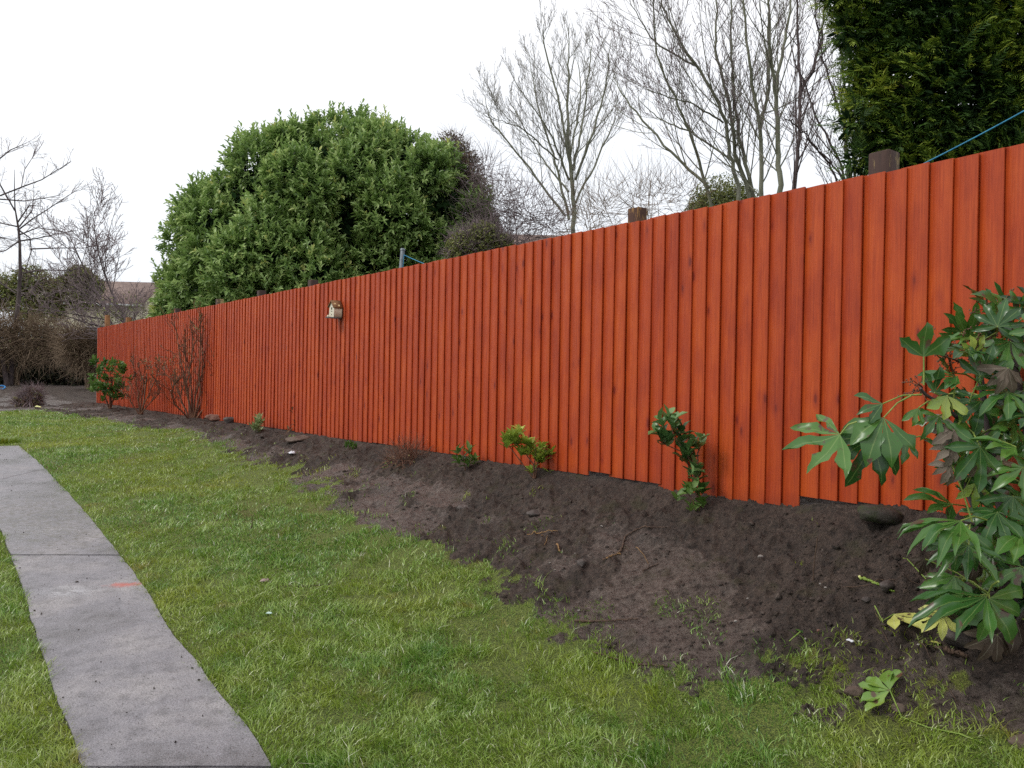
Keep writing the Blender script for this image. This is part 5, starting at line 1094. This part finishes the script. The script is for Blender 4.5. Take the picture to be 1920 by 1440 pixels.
def fatsia():
    g = np.random.default_rng(77); base = hit(1868, 1190); base[2] = hz(base[0], base[1]); Yb = base[1]
    root = thing('broad_leaved_shrub', 'large shrub with glossy hand shaped leaves and some withered ones at the right edge', 'shrub', tuple(base)); base = np.array(base)
    # main stems
    stems = [[(1868, 1200, 0), (1862, 1120, .05), (1850, 1030, .1), (1832, 960, .15), (1806, 905, .2), (1790, 880, .2)],
             [(1872, 1200, 0), (1885, 1100, .0), (1880, 980, .05), (1862, 860, .1), (1846, 760, .12), (1836, 690, .15), (1826, 640, .15)],
             [(1880, 1200, 0), (1915, 1080, .1), (1935, 950, .15), (1925, 800, .2), (1905, 690, .2), (1892, 600, .2)],
             [(1862, 860, .1), (1812, 800, .0), (1770, 760, -.08), (1735, 740, -.12), (1726, 728, -.14)],
             [(1885, 1100, 0), (1870, 1110, -.15), (1850, 1118, -.25)], [(1880, 980, .05), (1840, 985, -.1), (1802, 978, -.2)], [(1935, 950, .15), (1990, 800, .1), (2010, 680, .1)], [(1880, 1200, 0), (1960, 1100, -.2), (2010, 1000, -.3)]]
    SP = []; sb = MB()
    for k, pl in enumerate(stems):
        P = np.array([at(x, y, Yb+dy) for x, y, dy in pl]); n = len(P); t = np.linspace(0, n-1, 5*n); Q = np.stack([np.interp(t, np.arange(n), P[:, j]) for j in range(3)], 1); Q[1:-1] = (Q[:-2]+2*Q[1:-1]+Q[2:])/4
        r0 = 0.021 if k < 3 else 0.010; sb.tube(Q-base, np.linspace(r0, r0*0.5, len(Q)), 9); SP.append(Q)
    sb.build('stem', M_BARK_D, root); allS = np.concatenate(SP)
    L = MB(); Y_ = MB(); Wm = MB(); pet = MB()
    def leaf(px, py, dy, size_px, ang, toward=0.3, up=0.5, lobes=7, step=36, r=0.45, droop=0.22, kind='g', stalk=None, wid=1.0, start=0.0):
        Yl = Yb+dy; C = at(px, py, Yl); D = img_dir(ang, toward); Nv = np.array([0.0, -1.0+up*0.4, up]); sz = size_px*Yl/F
        hand_leaf({'g': L, 'y': Y_, 'w': Wm}[kind], g, C-base, D, Nv, sz, lobes, step, r, droop, wid, start=start)
        if stalk is None:
            q = allS[np.argmin(np.linalg.norm(allS-(C+np.array([0.05, 0.05, -0.06])), axis=1))]
            if np.linalg.norm(q-C) > 0.45: q = C+unit(q-C)*0.3
        else: q = at(stalk[0], stalk[1], Yl+stalk[2] if len(stalk) > 2 else Yl)
        m_ = (C+q)/2+np.array([0, 0, 0.015]); pet.tube([q-base, m_-base, C-base], [0.0042, 0.0034, 0.0030], 6)
    # the leaves one can pick out in the photograph
    leaf(1732, 669, -.12, 74, 92, .1, .1, 3, 52, .38, .05, stalk=(1732, 722, 0), wid=1.5)
    leaf(1655, 757, -.10, 52, 190, .2, .5, 3, 40, .30, .3, stalk=(1728, 740, 0), wid=1.3)
    leaf(1657, 783, -.12, 92, 234, .5, 1.0, 5, 32, .40, .35, stalk=(1708, 742, 0), wid=1.35)
    leaf(1575, 815, -.10, 112, 200, .1, .9, 5, 38, .50, .10, stalk=(1606, 791, 0), wid=.85, start=8)
    leaf(1640, 822, -.02, 92, 240, .2, .3, 5, 34, .22, .3, stalk=(1662, 795, 0), wid=1.1)
    leaf(1700, 826, -.05, 50, 212, .2, .6, 5, 40, .40, .3, stalk=(1745, 824, 0))
    leaf(1888, 582, 0, 70, 140, .2, .8, 3, 40, .42, .3, wid=1.5); leaf(1912, 584, .05, 46, 80, .3, .5, 5, 40, .5, .2)
    leaf(1838, 632, .05, 66, 172, .2, 1.4, 3, 22, .50, .25, wid=.8); leaf(1872, 622, .0, 60, 100, .5, .8, 5, 36, .5, .2); leaf(1895, 640, -.05, 70, 240, .4, 1.2, 5, 36, .42, .3)
    leaf(1826, 668, -.05, 46, 100, .3, .2, 5, 36, .88, .1); leaf(1838, 705, -.08, 66, 70, .2, .6, 5, 38, .25, .2); leaf(1795, 705, -.1, 68, 182, .2, 1.2, 5, 26, .36, .2, wid=1.1)
    leaf(1776, 742, -.12, 52, 262, .2, .2, 3, 50, .86, .05, wid=1.5); leaf(1752, 736, -.12, 56, 80, .1, .5, 3, 40, .3, .1, wid=1.2); leaf(1840, 752, -.05, 74, 250, .4, 1, 7, 36, .24, .3)
    leaf(1890, 735, -.1, 72, 200, .4, 1.1, 7, 36, .42, .25); leaf(1838, 838, -.2, 92, 268, .25, .3, 7, 42, .34, .15, wid=.95); leaf(1902, 790, -.1, 74, 160, .3, .6, 7, 38, .5, .2)
    leaf(1760, 780, -.1, 52, 230, .3, .6, 5, 38, .42, .3); leaf(1722, 765, -.12, 40, 255, .2, .3, 3, 40, .6, .2); leaf(1905, 838, -.25, 78, 175, .3, 1.2, 5, 24, .5, .15, wid=.9); leaf(1918, 876, -.25, 74, 212, .3, .8, 5, 34, .52, .3)
    leaf(1830, 905, -.1, 52, 265, .2, .3, 3, 40, .80, .2); leaf(1900, 930, -.15, 70, 262, .3, .6, 5, 36, .4, .3)
    leaf(1802, 976, -.25, 128, 188, .45, 1.7, 7, 19, .42, .34, wid=.66, stalk=(1850, 975, .05)); leaf(1816, 1022, -.25, 90, 205, .4, 1.5, 7, 36, .40, .35, wid=.8)
    leaf(1808, 990, -.15, 90, 240, .4, 1.1, 5, 34, .36, .3); leaf(1785, 945, .05, 80, 165, .2, 1.0, 5, 30, .42, .2); leaf(1915, 1000, -.2, 80, 190, .4, 1, 7, 36, .42, .3); leaf(1870, 960, -.15, 78, 225, .4, 1, 7, 36, .3, .3)
    leaf(1790, 1080, -.2, 66, 232, .3, .7, 5, 36, .55, .3); leaf(1915, 1062, -.2, 80, 235, .3, .6, 7, 38, .5, .25); leaf(1850, 1118, -.32, 138, 192, .3, 1.5, 5, 22, .34, .3, wid=.62, stalk=(1872, 1090, -.1)); leaf(1855, 1122, -.30, 96, 300, .2, .4, 5, 38, .44, .2, wid=1.3)
    leaf(1768, 1150, -.2, 58, 215, .3, 1, 5, 36, .85, .2, kind='y', wid=1.2)
    # fill behind and beyond the frame
    for k in range(105):
        u = g.random(); px = 1775+230*g.random()**0.8+g.normal(0, 12); py = 570+610*g.random()
        if px < 1800 and py < 680: continue
        if px < 1790 and 860 < py < 930: continue
        c = (px-1860)/160; leaf(px, py, g.uniform(-.1, .45), g.uniform(42, 74), 90+(-c*70)+g.normal(0, 60)+(110 if g.random() < .5 else 0), g.uniform(0, .6), g.uniform(.4, 1.5), 7, 36, float(np.clip(g.normal(.27, .18), 0, .8)), g.uniform(.1, .35))
    for k in range(70):  # unseen rest of the shrub, leaves added to shade the soil below
        leaf(g.uniform(1940, 2260), g.uniform(600, 1330), g.uniform(-.35, .35), g.uniform(50, 85), g.uniform(0, 360), g.uniform(0, .6), g.uniform(.4, 1.5), 7, 36, float(np.clip(g.normal(.27, .18), 0, .8)), g.uniform(.1, .35))
    for k in range(26):
        leaf(g.uniform(1800, 1930), g.uniform(1090, 1215), g.uniform(.0, .35), g.uniform(45, 70), g.uniform(180, 360), g.uniform(0, .6), g.uniform(.4, 1.5), 7, 36, .15, g.uniform(.1, .35))
    for (px, py, sz, a) in ((1890, 690, 56, 250), (1795, 800, 58, 215), (1785, 872, 40, 235), (1790, 838, 40, 200), (1855, 860, 50, 300), (1735, 1048, 30, 250), (1828, 1050, 40, 260), (1775, 1140, 46, 250), (1870, 1190, 60, 240), (1905, 1165, 60, 220)):
        leaf(px, py, -.12, sz, a, .2, .4, 5, 34, float(g.random()), .5, kind='w', wid=1.3)
    L.build('leaves', M_FATSIA, root); Y_.build('yellow_leaf', M_YELLOWLEAF, root); Wm.build('withered_leaves', M_WITHER, root); pet.build('leaf_stalks', M_PETI, root)
    # spent flower heads: dark branching stalks with tiny berries
    fl = MB(); rnd = random.Random(3)
    for (x0, y0, x1, y1) in ((1846, 690, 1830, 610), (1846, 700, 1800, 640), (1830, 700, 1762, 665), (1850, 680, 1850, 560), (1846, 660, 1885, 560), (1726, 740, 1722, 720), (1790, 710, 1758, 640)):
        A = at(x0, y0, Yb+.1)-base; B = at(x1, y1, Yb+.05)-base; fl.tube([A, (A+B)/2+np.array([.01, 0, .01]), B], [.005, .004, .003], 6)
        for j in range(9):
            f = rnd.uniform(.3, 1); p = A*(1-f)+B*f; d = np.array([rnd.gauss(0, 1), rnd.gauss(0, 1), rnd.gauss(.3, .8)]); d = unit(d)*rnd.uniform(.03, .085); fl.tube([p, p+d*.6+np.array([0, 0, .004]), p+d], [.002, .0016, .0014], 4)
            for q in range(4):
                c = p+d+np.array([rnd.gauss(0, .007) for _ in range(3)]); fl.tube([c-[0, 0, .004], c, c+[0, 0, .004]], [.001, .0042, .001], 6, cap=False)
    fl.build('flower_stalks', M_STEMR, root)
fatsia()
def ground_leaf(px, py, size, ang, label, stalk_px, lobes, step, r, name, seed, mat=None, h=0.03, tilt=0.35):
    g = np.random.default_rng(seed); c = hit(px, py); c[2] = hzr(c[0], c[1])+h; root = thing(name, label, 'leaf', (c[0], c[1], c[2]-h)); a = math.radians(ang); mb = MB()
    hand_leaf(mb, g, np.array([0, 0, h]), (math.cos(a), math.sin(a), -0.05), (0, -tilt, 1), size, lobes, step, r, 0.12, 1.35); mb.build('blade', mat or M_YELLOWLEAF, root)
    st = MB(); pts = [np.array([0, 0, h])]
    for k, q in enumerate(stalk_px): p = hit(*q); p[2] = hzr(p[0], p[1])+0.006; pts.append(p-np.array([c[0], c[1], c[2]-h]))
    st.tube(pts, [0.003]+[0.0034]*(len(pts)-1), 6); st.build('stalk', M_GREENST, root)
ground_leaf(1676, 1180, 0.165, -66, 'pale yellow two lobed leaf with a long stalk fallen on the mud', [(1655, 1160), (1640, 1142)], 3, 50, .8, 'fallen_leaf', 1, None, 0.05, 0.5)
ground_leaf(1668, 1326, 0.16, 128, 'wilted yellow green cut branch lying along the lawn edge at bottom right', [(1690, 1348), (1740, 1364), (1800, 1380), (1845, 1397)], 6, 30, .66, 'cut_branch', 2, M_FATSIA, 0.05, 0.9)
ground_leaf(1700, 1010+70, 0.03, 100, 'curved thin green stalk standing out of the soil below the shrub', [(1755, 1096), (1770, 1102)], 1, 40, .6, 'leaf_stalk', 3, M_GREENST, 0.07)
ground_leaf(1500, 1196, 0.045, 60, 'shrivelled green brown leaf on the lower right of the bed', [(1480, 1210)], 3, 40, .4, 'fallen_leaf', 4, M_FATSIA, 0.02)
ground_leaf(1758, 1222, 0.05, 80, 'small yellow leaf fragment in the shade below the shrub', [(1762, 1236)], 3, 30, .8, 'fallen_leaf', 5)
ground_leaf(1850, 1204, 0.05, 20, 'small green leaf lying on the dark ground under the shrub', [(1860, 1215)], 3, 40, .5, 'fallen_leaf', 6, M_FATSIA)

def path_crumbs():
    g = np.random.default_rng(23); n = 2600; Y = 2.3*(14/2.3)**g.random(n); X = np.tan(g.uniform(-.72, -.2, n))*Y; pd = sdist(X, Y, PATH)
    pr = np.where(pd < 0.05, 1.0, 0.12+0.5*(fbm(X*1.7, Y*1.7, 95) > 0.15)); k = (pd > 0.0) & (g.random(n) < pr); X, Y, pd = X[k], Y[k], pd[k]; n = len(X); sz = 0.0010+0.004*g.random(n)**6+0.0002*Y
    V8 = np.array([(1, 0, 0), (0, 1, 0), (-1, 0, 0), (0, -1, 0), (0, 0, .8), (0, 0, -.8)]); fc = [(0,1,4),(1,2,4),(2,3,4),(3,0,4),(1,0,5),(2,1,5),(3,2,5),(0,3,5)]
    V = V8[None]*(1+g.normal(0, .25, (n, 6, 1)))*sz[:, None, None]*g.uniform(.6, 1.8, (n, 1, 3)); a = g.uniform(0, 6.28, n); ca, sa = np.cos(a)[:, None], np.sin(a)[:, None]; Z = hz(X, Y)+0.007+fbm(X*2, Y*2, 33)*0.004
    V = np.stack([V[..., 0]*ca-V[..., 1]*sa+X[:, None], V[..., 0]*sa+V[..., 1]*ca+Y[:, None], V[..., 2]+Z[:, None]], -1); mb = MB(); mb.many(V, fc, g.random(n)); o = mb.build('soil_crumbs', M_GROUND)
    tag(o, 'dark crumbs of soil and grit scattered on the concrete path', 'grit', kind='stuff')
path_crumbs()
def grass_tuft():
    b = hit(4, 832); g = np.random.default_rng(6); n = 420; a = g.uniform(0, 6.28, n); r = 0.17*np.sqrt(g.random(n)); X = r*np.cos(a)*1.3; Y = r*np.sin(a)*.7; H = g.uniform(.03, .10, n); W = .005; dx = np.cos(a)*H*.7; dy = np.sin(a)*H*.7
    Z = -0.01; V = np.stack([np.stack([X-W, Y, X*0+Z], -1), np.stack([X+W, Y, X*0+Z], -1), np.stack([X+dx*.4+W*.7, Y+dy*.4, H*.6], -1), np.stack([X+dx*.4-W*.7, Y+dy*.4, H*.6], -1), np.stack([X+dx, Y+dy, H], -1)], 1)
    mb = MB(); mb.many(V, [(0, 1, 2, 3)], g.random(n)*.3); mb.f.append((np.arange(n)[:, None]*5+np.array([3, 2, 4]))+(mb.n-n*5)); o = mb.build('grass_tuft', M_GRASS); o.location = (b[0], b[1], hzr(b[0], b[1])); tag(o, 'dark green coarse grass tuft at the far end of the path', 'grass tuft')
grass_tuft()
